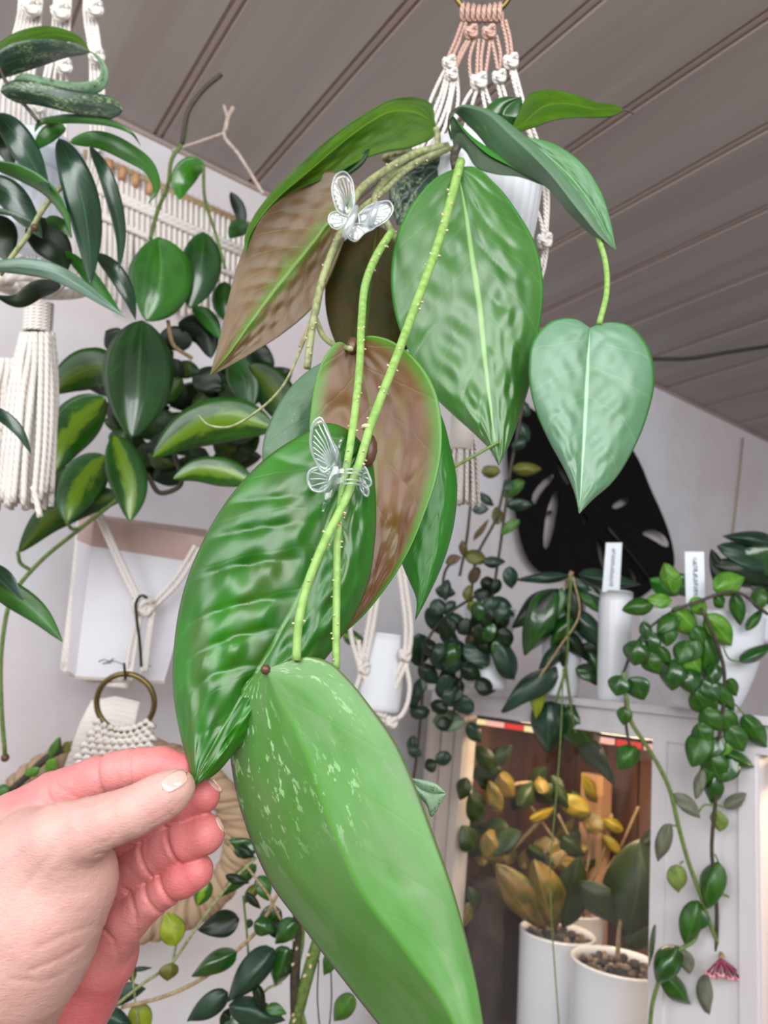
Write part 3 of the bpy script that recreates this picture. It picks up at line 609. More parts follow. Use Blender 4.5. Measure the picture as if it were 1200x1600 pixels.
# bright trailing plant, white round planter
tR, cR = top_pot(1096, 962, 1.14, 90, 'bright green small leaved trailing plant in a round white planter, with a pink flower cluster', taper=.55, round_=.10)
D = 1.02
RL = """1052,930,1040,885,30,b 1115,920,1158,904,36,b 1148,926,1156,972,22,m 1188,918,1186,950,24,m 1022,944,977,952,26,m 1050,938,1015,936,22,b
1052,950,1088,987,34,b 1105,960,1139,1004,36,B 1046,972,1042,1006,28,m 1085,978,1100,1008,26,m 1012,985,1020,1022,32,d 1000,1000,992,1036,38,d 1064,1012,1092,1048,32,B 1104,996,1104,1056,38,m
1052,1030,1050,1074,36,d 1078,1044,1082,1080,34,d 972,1055,964,1084,32,d 985,1058,1004,1090,34,d 978,1104,974,1130,22,m 1130,1106,1112,1066,4,g 1156,1034,1202,1010,20,d 1112,1066,1144,1106,26,m 1085,1080,1112,1116,38,m 1100,1106,1122,1138,34,m
1122,1112,1146,1142,36,m 1162,1117,1195,1163,30,m 1102,1140,1083,1192,38,m 1140,1134,1160,1170,34,m 1140,1156,1124,1178,22,B 1134,1176,1174,1196,22,s 1110,1176,1124,1216,38,s 1146,1180,1128,1218,30,d 1118,1212,1112,1252,28,d
1098,1202,1088,1244,16,g 994,1166,970,1198,32,m 1053,1240,1090,1274,22,g 1132,1262,1164,1241,18,g 1120,1266,1124,1296,24,G 1047,1288,1030,1340,22,g 1058,1352,1060,1390,28,G 1122,1346,1106,1412,34,s 1092,1408,1072,1468,32,s
1098,1420,1090,1450,22,d 1146,1414,1132,1478,18,m 1148,1458,1202,1466,40,s 1196,1470,1215,1460,34,d 1060,1478,1030,1530,36,d 1064,1482,1076,1518,22,g 1038,1522,1074,1564,30,m 1106,1522,1108,1582,30,g 1060,1515,1042,1500,18,d 1024,1445,1015,1505,8,d
1075,1000,1062,1034,30,m 1060,960,1030,985,26,m 1100,1060,1120,1090,30,d 1090,1130,1108,1160,32,m 1120,1190,1100,1226,26,m 1140,1060,1150,1085,18,m 1010,1020,1028,1050,30,m 1080,935,1102,958,24,b 1130,950,1118,932,18,m 1090,1000,1078,1030,24,m 1120,1035,1112,1070,22,d 1128,1150,1112,1180,22,d 1166,985,1190,955,14,m 1030,1010,1046,1036,20,m 1005,970,1014,1000,18,d"""
mm = dict(b='bright', B='bright', m='brightdark', d='rounddark', g='greyleaf', G='greygreen', s='brightdark')
for tk in RL.split():
    a = tk.split(','); x0, y0, x1, y1, w_ = map(float, a[:5])
    if w_ < 6: continue
    x1 += (x1 - x0) * .12; y1 += (y1 - y0) * .12
    small_leaf(tR, (x0, y0), (x1, y1), w_ * 1.08, mm[a[5]], 'oval', db=D + .01 * (y0 < 1000), roll=random.uniform(-22, 22))
stem(tR, [(974, 1050), (978, 1085), (985, 1125), (1012, 1168), (1045, 1230), (1060, 1290), (1075, 1345), (1095, 1400), (1112, 1450), (1128, 1487)], 3.4, 'stemgreen', D, n=50)
stem(tR, [(1066, 948), (1040, 962), (1006, 990), (984, 1025), (974, 1052)], 2.2, 'stemdark', D + .02, n=20)
stem(tR, [(978, 1090), (978, 1130), (984, 1168)], 2.4, 'stemdark', D)
stem(tR, [(1095, 950), (1118, 1000), (1130, 1040), (1132, 1085), (1125, 1140), (1118, 1250), (1112, 1330), (1119, 1400), (1119, 1500), (1115, 1610)], 3.0, 'stemdark', D, n=50)
stem(tR, [(1094, 1432), (1084, 1470), (1058, 1486), (1036, 1520), (1020, 1565), (1015, 1610)], 3.2, 'stemgreen', D)
stem(tR, [(1050, 955), (1090, 940), (1150, 925), (1200, 960)], 2.6, 'stemdark', D)
for q in ([(1130, 1012), (1140, 1030), (1156, 1034)], [(1130, 1085), (1148, 1100), (1163, 1117)], [(1060, 1290), (1052, 1290), (1047, 1288)], [(1068, 1345), (1062, 1350)], [(1118, 1258), (1125, 1259), (1132, 1262)], [(1117, 1335), (1122, 1345)], [(1122, 1395), (1137, 1400), (1146, 1414)], [(1128, 1452), (1138, 1458), (1148, 1458)], [(1115, 1258), (1100, 1258), (1090, 1272)], [(1108, 1440), (1096, 1432)]): stem(tR, q, 1.5, 'stemgreen', D, n=8, name='leaf_stalk')
# flower umbel
um = MB(); mp_ = simple('magenta_pedicel', G(150, 60, 90), .5); mw = simple('pale_pink_petal', G(226, 160, 170), .4); mo = simple('amber_nectar', G(200, 140, 80), .3)
D = D - .03; A0 = P(1127, 1498, D); tips = [(1106, 1519, .00), (1112, 1523, -.008), (1119, 1525, .006), (1126, 1522, -.012), (1134, 1524, .008), (1141, 1527, -.008), (1148, 1527, .004), (1155, 1528, -.004), (1161, 1526, .002)]
t_ = stem(tR, [(1128, 1487, D + .03), (1127, 1500, D)], 4, 'stemtan', D, n=4, name='flower_stalk')
for x, y, dd in tips: um.tube([A0, (A0 + P(x, y, D + dd)) / 2 + CU * .001, P(x, y, D + dd)], .0015, 5)
o = um.build('flower_pedicels', mp_, tR); o['label'] = 'magenta stalks of the flower cluster'
fl = MB(); fo = MB()
for x, y, dd in tips:
    c = P(x, y, D + dd)
    for k in range(5):
        a = k * 2 * PI / 5; e = CR * math.cos(a) * .0032 + CF * math.sin(a) * .0032
        fl.ball(c + e - CU * .0008, (.0030, .0030, .0018), 6)
    fo.ball(c - CU * .0026, .0020, 6)
fl.build('flower', mw, tR)['label'] = 'pale pink star shaped flowers'; fo.build('flower_centre', mo, tR)

# ---- dark small-leaved trailing plant left of the long leaves
tV, cV = top_pot(766, 950, 1.42, 40, 'dense trailing plant with small dark round leaves, on the cabinet end by the wall', taper=.8)
D = 1.36
VL = """800,733,847,733,22,o 752,737,782,737,20,o 786,775,820,752,22,B 790,789,832,789,20,d 738,797,764,795,18,d 768,808,788,806,28,o 782,834,812,812,16,B 740,845,764,812,9,n 723,868,722,844,14,n 726,865,762,876,24,o 696,880,720,870,16,n 755,879,790,878,18,d
736,912,748,886,18,n 728,938,734,914,16,o 680,922,712,928,22,d 796,885,800,920,24,d 734,955,738,936,14,y 686,935,682,962,26,d 668,950,690,992,30,d 688,985,718,1006,24,d 655,990,655,1042,34,d 728,1010,752,984,22,p 672,1020,708,1040,32,d 655,1040,686,1068,28,d 634,1105,656,1078,22,d 640,1112,672,1110,22,d 744,1078,780,1066,24,d 680,1072,714,1092,28,d 706,1090,740,1112,28,d 676,1126,728,1130,34,P 732,1130,752,1160,24,d 778,1000,804,1062,36,d 724,1010,764,1040,34,d 768,935,804,962,30,d
740,925,772,938,24,k 760,950,740,980,26,k 700,1000,730,1040,30,k 720,1040,752,1060,28,k 704,1040,690,1080,26,k 752,905,780,925,24,k 660,1000,690,1030,24,k 764,960,790,985,26,k 735,968,716,990,24,k 700,960,728,980,22,d 700,905,696,940,16,d 780,905,770,930,18,k 712,940,690,960,18,d 745,990,770,1020,24,k 660,1060,648,1090,20,d 700,1060,724,1082,22,k 645,1150,648,1185,20,d 664,1200,682,1190,22,k 680,1188,706,1182,22,d 638,1170,660,1180,18,d 700,1110,672,1100,22,k 690,1120,698,1142,22,k 800,700,822,688,16,d 812,660,826,690,22,d 790,690,770,712,18,d 800,750,786,765,16,d 748,770,772,790,14,d 826,650,812,625,16,d"""
vm = dict(o='vineolive', B='vinemid', d='vinedark', n='vinebrown', y='yellowleaf', p='vinebrown', P='vinepale', k='darkflat')
for tk in VL.split():
    a = tk.split(','); x0, y0, x1, y1, w_ = map(float, a[:5]); small_leaf(tV, (x0, y0), (x1, y1), w_, vm[a[5]], random.choice(['oval', 'round']), db=D + random.uniform(-.03, .03), roll=random.uniform(-25, 25))
rg = random.Random(77)
for _ in range(18):
    x, y = rg.uniform(690, 800), rg.uniform(935, 1085); a = rg.uniform(.3, 2.8); small_leaf(tV, (x, y), (x + 30 * math.cos(a), y + 34 * math.sin(a)), rg.uniform(24, 32), rg.choice(['darkflat', 'vinedark', 'vinedark', 'rounddark']), 'round', db=D - .03)
for q in ([(820, 600), (812, 660), (800, 720), (790, 790), (782, 850), (770, 930)], [(790, 750), (775, 810), (745, 870), (735, 940)], [(745, 930), (700, 960), (668, 1000), (660, 1090), (650, 1190), (644, 1230)], [(770, 930), (740, 990), (725, 1040), (705, 1130)], [(735, 790), (728, 850), (718, 900)], [(720, 870), (700, 885), (690, 930)]):
    stem(tV, q, 2.4, 'stemdark', D, n=20)
# ================================================================== macrame
def cord(mb, pts, rpx, d=None, n=14, seg=7): C = pxcurve(pts, n, d); mb.tube(C, rpx / F * depth(C[n // 2]), seg)
def knot(t, x, y, d, s, mat='cord'):
    c = P(x, y, d); r = s / F * d; mb = MB(); cr = r * .38
    for k, (sx, ph) in enumerate(((1, 0), (-1, .6))):
        pts = [c + CR * (sx * r * math.cos(a) * .8) + CU * (r * .75 * math.sin(2 * a + ph) * .6 + r * .3 * sx) + CF * (-r * .5 * math.sin(a + ph)) for a in np.linspace(0, 2 * PI, 18)]
        mb.tube(pts, cr, 7)
    mb.ball(c, r * .62, 10); mb.build('knot', M[mat], t)
def tassel(t, x0, y0, x1, y1, d, w0, w1, n, rpx, seed=1, name='tassel', mat='cord', ragged=14, dx=0):
    rg = random.Random(seed); mb = MB()
    for i in range(n):
        a = 2 * PI * i / n + rg.uniform(-.1, .1); q = math.sqrt(rg.random()) if i % 3 else 1
        ox, od = math.cos(a) * q, math.sin(a) * q; rr = w1 * rg.uniform(.85, 1.05)
        ye = y1 + rg.uniform(-ragged, ragged); pts = []
        for s in (0, .12, .35, .65, 1):
            w_ = w0 + (w1 - w0) * (s ** .7 if s else 0) + (w1 * .10 * math.sin(PI * s)); xm = x0 + (x1 - x0) * s
            pts.append((xm + ox * w_ + rg.uniform(-2, 2), y0 + (ye - y0) * s, d + od * w_ / F * d))
        cord(mb, pts, rpx, n=16)
    return mb.build(name, M[mat], t)
# main hanger
HD = .68
tH = thing('macrame_hanger', 'cream macrame plant hanger on a brass ring holding the fluted white pot', 'plant hanger', P(755, -20, HD))
def ring(t, x, y, r, rt, d, name='ring', mat='brass', tilt=0):
    c = P(x, y, d); R_ = r / F * d; n = 48; ca = math.cos(tilt)
    pts = [c + (CR * math.cos(a) * R_ * ca + CF * math.cos(a) * R_ * math.sin(tilt)) + CU * (R_ * math.sin(a)) for a in np.linspace(0, 2 * PI, n + 1)]
    return MB().tube(pts, rt / F * d, 10, caps=False).build(name, M[mat], t)
ring(tH, 754, -22, 45, 4.6, HD)
q0 = P(754, -66, HD); MB().tube([q0, Vector((q0.x, q0.y, (q0.z + ZC) / 2)), Vector((q0.x, q0.y, ZC - .001))], .003, 7).build('hanging_cord', M['cord'], tH)
mp = MB()
for k in range(8):
    x = 722 + k * 8.4; mp.tube([P(x, 34, HD), P(x, 20 + abs(k - 3.5) * -1.5, HD - .004), P(x + 1, 12 + abs(k - 3.5) * -2, HD), P(x + 3, 22, HD + .004), P(x + 3, 34, HD)], 3.8 / F * HD, 7)
up = [[(722, 34), (712, 62), (699, 92)], [(728, 36), (718, 64), (706, 92)], [(736, 60), (722, 86), (710, 112)], [(742, 62), (734, 90), (735, 122)], [(748, 62), (746, 90), (745, 122)], [(756, 62), (752, 90), (752, 122)], [(766, 62), (762, 92), (758, 120)], [(768, 60), (774, 88), (778, 110)], [(776, 56), (782, 84), (782, 108)], [(784, 34), (791, 62), (794, 88)], [(790, 32), (797, 60), (800, 86)], [(732, 60), (720, 80), (712, 104)]]
for q in up: cord(mp, q, 2.7, HD)
mp.build('cord', M['cordpink'], tH)['label'] = 'pinkish upper cords looped on the ring'
for x, y, s in ((736, 50, 10), (764, 50, 10)): knot(tH, x, y, HD - .003, s, 'cordpink')
for x, y, s in ((702, 98, 10), (706, 116, 9), (748, 127, 12), (780, 120, 10), (798, 96, 11)): knot(tH, x, y, HD - .003, s)
lo = MB()
for q in ([(698, 104), (680, 140), (668, 170), (646, 235), (640, 300)], [(700, 106), (688, 150), (676, 178), (650, 240), (644, 300)], [(704, 106), (694, 150), (684, 180), (654, 245), (650, 300)], [(708, 112), (700, 160), (690, 188), (660, 250), (656, 300)], [(712, 120), (704, 160), (698, 190), (672, 250)], [(714, 120), (716, 150), (710, 190), (690, 250)],
    [(744, 132), (730, 152), (721, 170), (700, 210), (692, 250)], [(748, 134), (740, 156), (734, 176), (716, 230)], [(752, 134), (756, 158), (760, 178), (775, 240)], [(756, 132), (764, 156), (770, 172), (790, 240)], [(776, 126), (782, 150), (786, 170), (800, 240)], [(782, 126), (790, 150), (795, 180), (815, 250)],
    [(796, 102), (803, 130), (812, 160), (838, 240), (850, 300), (852, 370)], [(802, 100), (810, 130), (818, 160), (846, 240), (856, 300), (854, 370)], [(800, 104), (806, 140), (820, 190), (838, 262), (810, 310), (795, 350)], [(840, 270), (832, 300), (846, 350), (850, 380)],
    [(640, 300), (646, 360), (680, 450), (715, 560), (722, 640)], [(656, 300), (662, 360), (690, 450), (720, 560), (724, 640)], [(852, 370), (846, 410), (800, 500), (740, 580), (726, 640)], [(856, 370), (850, 420), (805, 510), (744, 590), (728, 640)], [(795, 350), (790, 430), (760, 520), (730, 640)]):
    cord(lo, q, 2.9, HD, 20)
lo.build('cord', M['cord'], tH)
knot(tH, 851, 376, HD - .01, 11); knot(tH, 646, 345, HD - .01, 10)
MB().lathe(P(724, 655, HD), [(0, -.03), (.0105, -.03), (.0115, 0), (.0105, .022), (0, .022)], 20).build('wrapped_neck', M['cord'], tH)
tassel(tH, 724, 660, 722, 788, HD, 14, 25, 34, 3.1, 3, ragged=4)
# pot of the main plant
def fluted(t, c, r, h):
    mb = MB(); seg = 96; pr = [(.80, -h), (.86, -h * .75), (.92, -h * .45), (.965, -h * .15), (1, 0), (.95, 0), (.93, -.02)]; vs = []
    for rr, z in pr:
        for k in range(seg):
            a = 2 * PI * k / seg; q = r * rr * (1 + .012 * math.cos(a * 32)); vs.append(c + Vector((q * math.cos(a), q * math.sin(a), z)))
    n = len(pr); fs = [(i * seg + k, i * seg + (k + 1) % seg, (i + 1) * seg + (k + 1) % seg, (i + 1) * seg + k) for i in range(n - 1) for k in range(seg)]
    fs += [tuple(range(seg - 1, -1, -1)), tuple((n - 1) * seg + k for k in range(seg))]
    return mb.add(vs, fs, [(0, 0)] * len(vs)).build('pot', M['whitepot'], t)
# ================================================================== the big-leaved hanging plant
tP = thing('hanging_plant', 'large leaved hoya in the fluted white pot, its long vines trailing down to the hand', 'potted plant', P(752, 430, HD))
cP = P(752, 268, HD); fluted(tP, cP, 98 / F * HD, .105)
MB().lathe(cP + Vector((0, 0, -.012)), [(0, 0), (.05, 0), (.05, .008), (.02, .018), (0, .02)], 24).build('soil', M['soil'], tP)
OL = outline_leaf
OL(tP, [(415,1046),(398,1054),(380,1072),(364,1115),(359,1165),(366,1225),(387,1300),(425,1385),(472,1448),(535,1530),(600,1612),(690,1720),(790,1830)],
   [(415,1046),(436,1092),(462,1142),(486,1196),(505,1250),(530,1320),(566,1395),(630,1480),(700,1580),(740,1680),(790,1830)],
   [(415,1046),(445,1034),(480,1026),(512,1033),(545,1062),(580,1105),(615,1155),(650,1230),(680,1310),(708,1390),(730,1470),(746,1540),(758,1612),(780,1720),(790,1830)],
   [.312, .300, .290, .280, .272, .262, .25], dl=.042, dr=.008, bulge=.002, amp=.0003, nv=5, mats=('front', 'underbright'), n=100, m=22, name='leaf', thk=.0007, seed=3)
OL(tP, [(572,700),(545,672),(512,661),(470,680),(425,708),(370,762),(322,835),(286,925),(272,1005),(271,1085),(283,1155),(299,1212),(303,1229)],
   [(572,700),(548,735),(522,790),(500,850),(478,910),(445,975),(405,1045),(365,1110),(330,1170),(311,1206),(303,1229)],
   [(572,700),(580,716),(586,760),(588,810),(585,855),(577,905),(555,960),(520,1015),(470,1072),(420,1118),(372,1170),(334,1212),(303,1229)],
   [.362, .352, .343, .334, .326, .317, .307], dl=.012, dr=.008, bulge=.008, amp=.0034, nv=9, mats=('bumpy', 'underbright'), n=150, m=32, slant=.45, seed=5)
OL(tP, [(550,545),(530,534),(508,556),(492,600),(484,660),(488,730),(498,800),(510,870),(520,930),(535,990)],
   [(550,545),(566,580),(580,640),(586,700),(588,770),(584,840),(570,910),(535,990)],
   [(550,545),(570,526),(600,528),(640,552),(672,592),(688,645),(690,690),(682,745),(662,805),(636,865),(602,918),(566,962),(535,990)],
   [.425, .42, .41, .40, .39], dl=.004, dr=-.004, bulge=-.003, amp=.0017, nv=4, mats=('brown', 'deep'), n=90, m=20, seed=8, sharp=.9)
OL(tP, [(660,600),(648,650),(640,720),(632,800),(628,880),(640,910),(650,935),(649,970)], [(660,600),(672,660),(684,740),(682,820),(670,900),(649,970)],
   [(660,600),(690,650),(704,700),(714,752),(711,810),(696,870),(670,930),(649,970)], [.455, .45, .44, .43], dl=.004, dr=.012, bulge=.003, amp=.0008, nv=6, mats=('deep', 'underdark'), seed=2)
OL(tP, [(714,262),(690,272),(652,308),(622,362),(611,425),(616,485),(640,552),(672,612),(712,652),(745,682),(766,704),(779,728)],
   [(714,262),(726,320),(738,400),(750,480),(758,560),(766,630),(779,728)],
   [(714,262),(738,260),(775,288),(812,336),(838,385),(849,445),(842,520),(828,600),(806,668),(790,708),(779,728)],
   [.545, .532, .52, .51, .50], dl=.012, dr=.014, bulge=.006, amp=.0032, nv=7, mats=('big', 'underdark'), n=120, m=26, seed=11, slant=.5)
OL(tP, [(922,512),(902,499),(862,502),(834,530),(826,580),(836,640),(858,690),(884,738),(898,772),(905,803)],
   [(922,512),(919,560),(916,620),(912,690),(908,750),(905,803)],
   [(922,512),(940,505),(982,508),(1012,540),(1023,590),(1012,648),(988,706),(955,756),(925,782),(905,803)],
   [.50, .49, .48, .47], dl=.006, dr=.010, bulge=.006, amp=.0016, nv=6, mats=('heart', 'deep'), n=90, m=20, seed=4)
# arching leaf over the pot: dark inner half, dull crest, pale outer half
OL(tP, [(706,222),(700,195),(704,176),(735,200),(790,262),(852,292),(890,335),(925,368),(963,392)],
   [(706,222),(702,186),(712,170),(748,172),(800,212),(856,268),(905,330),(940,372),(963,392)],
   [(706,222),(703,178),(716,166),(756,168),(812,205),(866,256),(915,318),(945,366),(963,392)],
   [.60, .585, .57, .56, .55, .55], dl=.02, dr=.002, bulge=.001, mats=('greydull', 'underdark'), seed=6)
OL(tP, [(708,226),(704,200),(706,182),(724,205),(760,240),(800,262),(850,290)], [(708,226),(715,208),(740,218),(775,240),(810,262),(850,290)], [(708,226),(722,232),(745,262),(775,272),(810,276),(850,290)],
   [.60, .59, .585, .58], mats=('underdark', 'deep'), bulge=0, name='leaf', seed=1)
OL(tP, [(822,214),(830,240),(862,270),(905,322),(938,368),(963,392)], [(822,214),(850,238),(890,275),(925,320),(950,365),(963,392)], [(822,214),(860,222),(905,250),(938,296),(954,345),(963,392)],
   [.572, .567, .562, .553], mats=('palesatin', 'deep'), bulge=.002, amp=.001, nv=4, seed=12)
stem(tP, [(934, 368, .56), (946, 410, .54), (948, 455, .52), (936, 506, .50)], 4.2, 'vine', n=20, name='leaf_stalk', taper=1.15)
# top right leaf
OL(tP, [(797,208),(812,172),(828,146),(850,140),(895,147),(935,160),(962,164),(976,172)], [(797,208),(822,188),(850,166),(890,162),(930,170),(960,170),(976,172)], [(797,208),(830,200),(862,188),(900,183),(935,183),(960,180),(976,172)],
   [.62, .61, .61, .62], dl=.01, dr=-.01, mats=('underbright', 'underdark'), seed=2, bulge=-.002)
stem(tP, [(972, 172), (982, 173), (990, 178)], 1.6, 'stemdark', .62, n=6, name='leaf_tip')
OL(tP, [(800,215),(770,200),(755,180),(770,158),(795,150),(815,152)], [(800,215),(785,190),(790,170),(815,152)], [(800,215),(812,200),(818,180),(815,152)], [.66, .65, .65], mats=('rounddark', 'underdark'), seed=3)
# top left arching leaf (underside lit) and its narrow far end
OL(tP, [(681,196),(672,160),(648,152),(612,156),(570,178),(520,212),(470,256),(425,300),(395,340),(382,372),(384,396)],
   [(681,196),(655,178),(615,172),(575,192),(528,228),(480,270),(432,312),(402,348),(388,374),(384,396)],
   [(681,196),(682,206),(650,228),(600,238),(566,250),(520,275),(470,294),(430,318),(404,348),(392,376),(384,396)],
   [.62, .60, .585, .57, .565, .56], dl=.006, dr=.012, bulge=-.003, amp=.0012, nv=6, mats=('underbright', 'deep'), seed=9, n=90)
OL(tP, [(578,232),(545,244),(500,280),(452,296),(414,324),(388,356),(380,392)], [(578,232),(560,250),(520,280),(470,302),(430,330),(402,360),(380,392)], [(578,232),(572,250),(540,278),(500,300),(450,318),(410,350),(380,392)],
   [.60, .60, .59, .585], mats=('underdark', 'underdark'), seed=5)
# bronze leaf on the left
OL(tP, [(560,292),(520,268),(470,278),(432,306),(398,352),(372,412),(354,480),(342,535),(328,587)], [(560,292),(520,340),(476,396),(430,452),(386,512),(350,562),(328,587)],
   [(560,292),(556,330),(536,380),(516,432),(492,476),(446,518),(396,550),(352,575),(328,587)], [.585, .58, .57, .56, .55], dl=.006, dr=.008, bulge=-.003, amp=.0014, nv=11, mats=('brownpale', 'deep'), n=100, m=20, seed=13)
OL(tP, [(590,352),(548,368),(518,404),(508,450),(512,500),(528,545),(560,600)], [(590,352),(580,420),(572,500),(560,600)], [(590,352),(622,372),(648,420),(655,480),(640,540),(600,580),(560,600)], [.61, .6, .59], mats=('browndark', 'deep'), bulge=.004, amp=.001, nv=5, seed=14)
OL(tP, [(540,560),(505,566),(462,596),(428,645),(410,700),(420,760),(450,800)], [(540,560),(510,620),(480,700),(450,800)], [(540,560),(550,620),(540,700),(500,770),(450,800)], [.47, .46, .45, .45], mats=('greydull', 'deep'), bulge=.004, amp=.0006, nv=5, seed=15)
OL(tP, [(640,1215),(650,1238),(668,1262),(672,1275),(698,1240)], [(640,1215),(655,1232),(675,1240),(698,1240)], [(640,1215),(660,1218),(682,1225),(698,1240)], [.34, .34, .34], mats=('silverleaf', 'deep'), bulge=.001, seed=16)
OL(tP, [(620,352),(608,310),(614,268),(655,242),(712,244)], [(620,352),(645,305),(675,270),(712,244)], [(620,352),(660,345),(705,310),(724,270),(712,244)], [.64, .64, .64], mats=('flecked', 'underdark'), amp=.002, nv=5, seed=17)
# petiole joints, bud, vines
stem(tP, [(716, 226, .60), (710, 240, .60), (712, 262, .59)], 7, 'stemdark', n=8, name='leaf_stalk')
stem(tP, [(681, 200, .62), (684, 222, .62), (680, 240, .62)], 5, 'vinepalestem', n=8, name='leaf_stalk')
V1 = [(720, 252, .545), (705, 310, .515), (688, 370, .485), (652, 470, .44), (612, 578, .386), (577, 672, .352), (560, 728, .343), (540, 780, .336), (508, 845, .325), (480, 915, .317), (467, 970, .312), (463, 1032, .309)]
stem(tP, V1, 7.0, 'vine', n=80, name='vine', seg=12, nubs=46, seed=2, taper=1.0)
V2 = [(612, 362, .54), (588, 400, .51), (572, 440, .48), (565, 500, .435), (562, 570, .395), (555, 640, .365), (545, 710, .346), (536, 760, .342), (528, 830, .334), (526, 920, .326), (525, 1045, .318)]
stem(tP, V2, 6.2, 'vine', n=80, name='vine', seg=12, nubs=46, seed=3)
for q, r_, m_, nb in (([(640, 392, .56), (618, 372, .56), (600, 340, .56), (585, 310, .58), (600, 285, .60), (640, 258, .61), (700, 232, .62)], 5.5, 'vinepalestem', 20),
    ([(700, 228, .62), (650, 240, .61), (600, 268, .59), (560, 300, .57), (542, 345, .555), (520, 392, .55), (500, 450, .54), (489, 505, .53), (480, 575, .52)], 6, 'vinepalestem', 24), ([(690, 238, .625), (640, 262, .61), (598, 300, .59), (560, 330, .57), (532, 375, .56), (508, 430, .55), (494, 490, .54)], 4.5, 'vinepalestem', 18),
    ([(494, 500, .54), (505, 525, .53), (520, 538, .50), (548, 545, .40)], 4.5, 'vinepalestem', 0), ([(486, 505, .54), (468, 550, .53), (440, 606, .50), (400, 644, .48), (350, 668, .47), (322, 662, .47), (310, 648, .47)], 2.2, 'vinepalestem', 0),
    ([(500, 470, .54), (486, 500, .55), (474, 530, .55), (468, 542, .55)], 3, 'stemtan', 0), ([(630, 262, .66), (600, 248, .65), (655, 236, .64), (715, 232, .62)], 4, 'vinepalestem', 10), ([(724, 236, .63), (745, 252, .63), (755, 268, .63)], 3, 'vinepalestem', 0),
    ([(700, 735, .50), (745, 710, .50), (780, 690, .50)], 2.5, 'stemgreen', 0)):
    stem(tP, q, r_, m_, n=40, name='vine', nubs=nb, seg=9)
t_ = MB(); c = P(551, 541, .416); t_.ball(c, (.0035, .0035, .0055), 10); t_.build('bud', M['bud'], tP)
t_ = MB(); c = P(576, 704, .357); t_.ball(c, (.0042, .0042, .0085), 10); t_.build('bud', M['bud'], tP)
MB().lathe(P(574, 668, .3535), [(.0023, -.001), (.003, -.0004), (.003, .0006), (.0023, .0012)], 14).build('node', M['rootdot'], tP)
MB().ball(P(415, 1046, .312), .0022, 8).build('node', M['bud'], tP)

# ================================================================== butterfly clips
def wing(t, poly, hub, d, nr, name, bend=0.0):
    """poly = outline; hub = where the ridges start"""
    q = catmull([(a, b, 0) for a, b in poly + [poly[0]]], 40)[:-1]; h2 = np.array(hub); n = len(q)
    def pos(a, b): return P(a, b, d + bend * math.hypot(a - hub[0], b - hub[1]) / 60)
    ctr = q[:, :2].mean(0); mb = MB(); vs = [pos(*ctr)]; th = CF * .0008
    for rr in (.4, .75, 1.0): vs += [pos(*(ctr + (c[:2] - ctr) * rr)) for c in q]
    m = len(vs); fs = [(0, 1 + k, 1 + (k + 1) % n) for k in range(n)]
    for r_ in range(2): fs += [(1 + r_ * n + k, 1 + (r_ + 1) * n + k, 1 + (r_ + 1) * n + (k + 1) % n, 1 + r_ * n + (k + 1) % n) for k in range(n)]
    fs2 = [tuple(i + m for i in f[::-1]) for f in fs]; rim = [(1 + 2 * n + k, 1 + 2 * n + k + m, 1 + 2 * n + (k + 1) % n + m, 1 + 2 * n + (k + 1) % n) for k in range(n)]
    mb.add(vs + [v + th for v in vs], fs + fs2 + rim, [(0, 0)] * (2 * m)); w_ = mb.build(name, M['clear'], t)
    rb = MB(); edge = [pos(*c[:2]) for c in q]; rb.tube(edge + [edge[0]], .00058, 6, caps=False)
    far = sorted(range(n), key=lambda k: -np.hypot(*(q[k, :2] - h2)))[:int(n * .62)]; far.sort(); 
    for k in far[::max(1, len(far) // nr)]:
        a = h2 * .72 + q[k, :2] * .28; b = h2 * .1 + q[k, :2] * .9; mid = (a + b) / 2 + np.array([2.0, -1.0])
        rb.tube([pos(*a) - CF * .0004, pos(*mid) - CF * .0005, pos(*b) - CF * .0004], .00036, 5)
    rb.build('ridges', M['clearrib'], w_)
t = thing('butterfly_clip', 'clear plastic butterfly clip higher up, pinned where pale vines meet under the arching leaf', 'hair clip', P(552, 345, .53))
wing(t, [(544,338),(533,335),(521,312),(519,290),(527,272),(537,268),(548,278),(553,300),(552,325)], (547, 338), .53, 9, 'wing', -.004)
wing(t, [(560,335),(575,322),(592,316),(609,315),(614,325),(606,342),(590,353),(566,360)], (556, 342), .53, 9, 'wing', .004)
wing(t, [(545,340),(530,331),(516,334),(514,348),(524,358),(538,352)], (545, 348), .53, 6, 'wing')
wing(t, [(552,350),(545,372),(553,377),(570,364),(585,356),(568,350)], (554, 352), .53, 5, 'wing')
MB().tube([P(558, 322, .524), P(552, 338, .522), P(543, 358, .522), P(538, 372, .524)], [.0012, .0026, .003, .0022], 10).build('body', M['clearrib'], t)
mb = MB(); mb.tube([P(590, 316, .5265), P(585, 332, .5262), P(579, 352, .5268)], .0022, 6); mb.build('hinge_bar', M['clearrib'], t)
t = thing('butterfly_clip', 'clear plastic butterfly clip lower down, clasping two green vines over the bumpy leaf', 'hair clip', P(540, 735, .335))
D = .334
wing(t, [(524,725),(505,738),(494,722),(486,700),(486,678),(492,658),(500,652),(507,662),(517,686),(528,708)], (528, 738), D, 10, 'wing', -.004)
wing(t, [(516,738),(500,730),(484,736),(481,752),(489,766),(503,768),(514,758)], (524, 750), D, 6, 'wing')
wing(t, [(562,730),(568,729),(576,742),(579,758),(572,762),(562,748)], (560, 742), D + .012, 4, 'wing')
wing(t, [(562,752),(570,756),(576,768),(574,775),(564,766)], (560, 752), D + .012, 3, 'wing')
mb = MB(); mb.tube([P(528, 710, D - .002), P(525, 735, D - .004), P(515, 762, D - .004), P(508, 786, D - .002)], [.0012, .0026, .0030, .0018], 10)
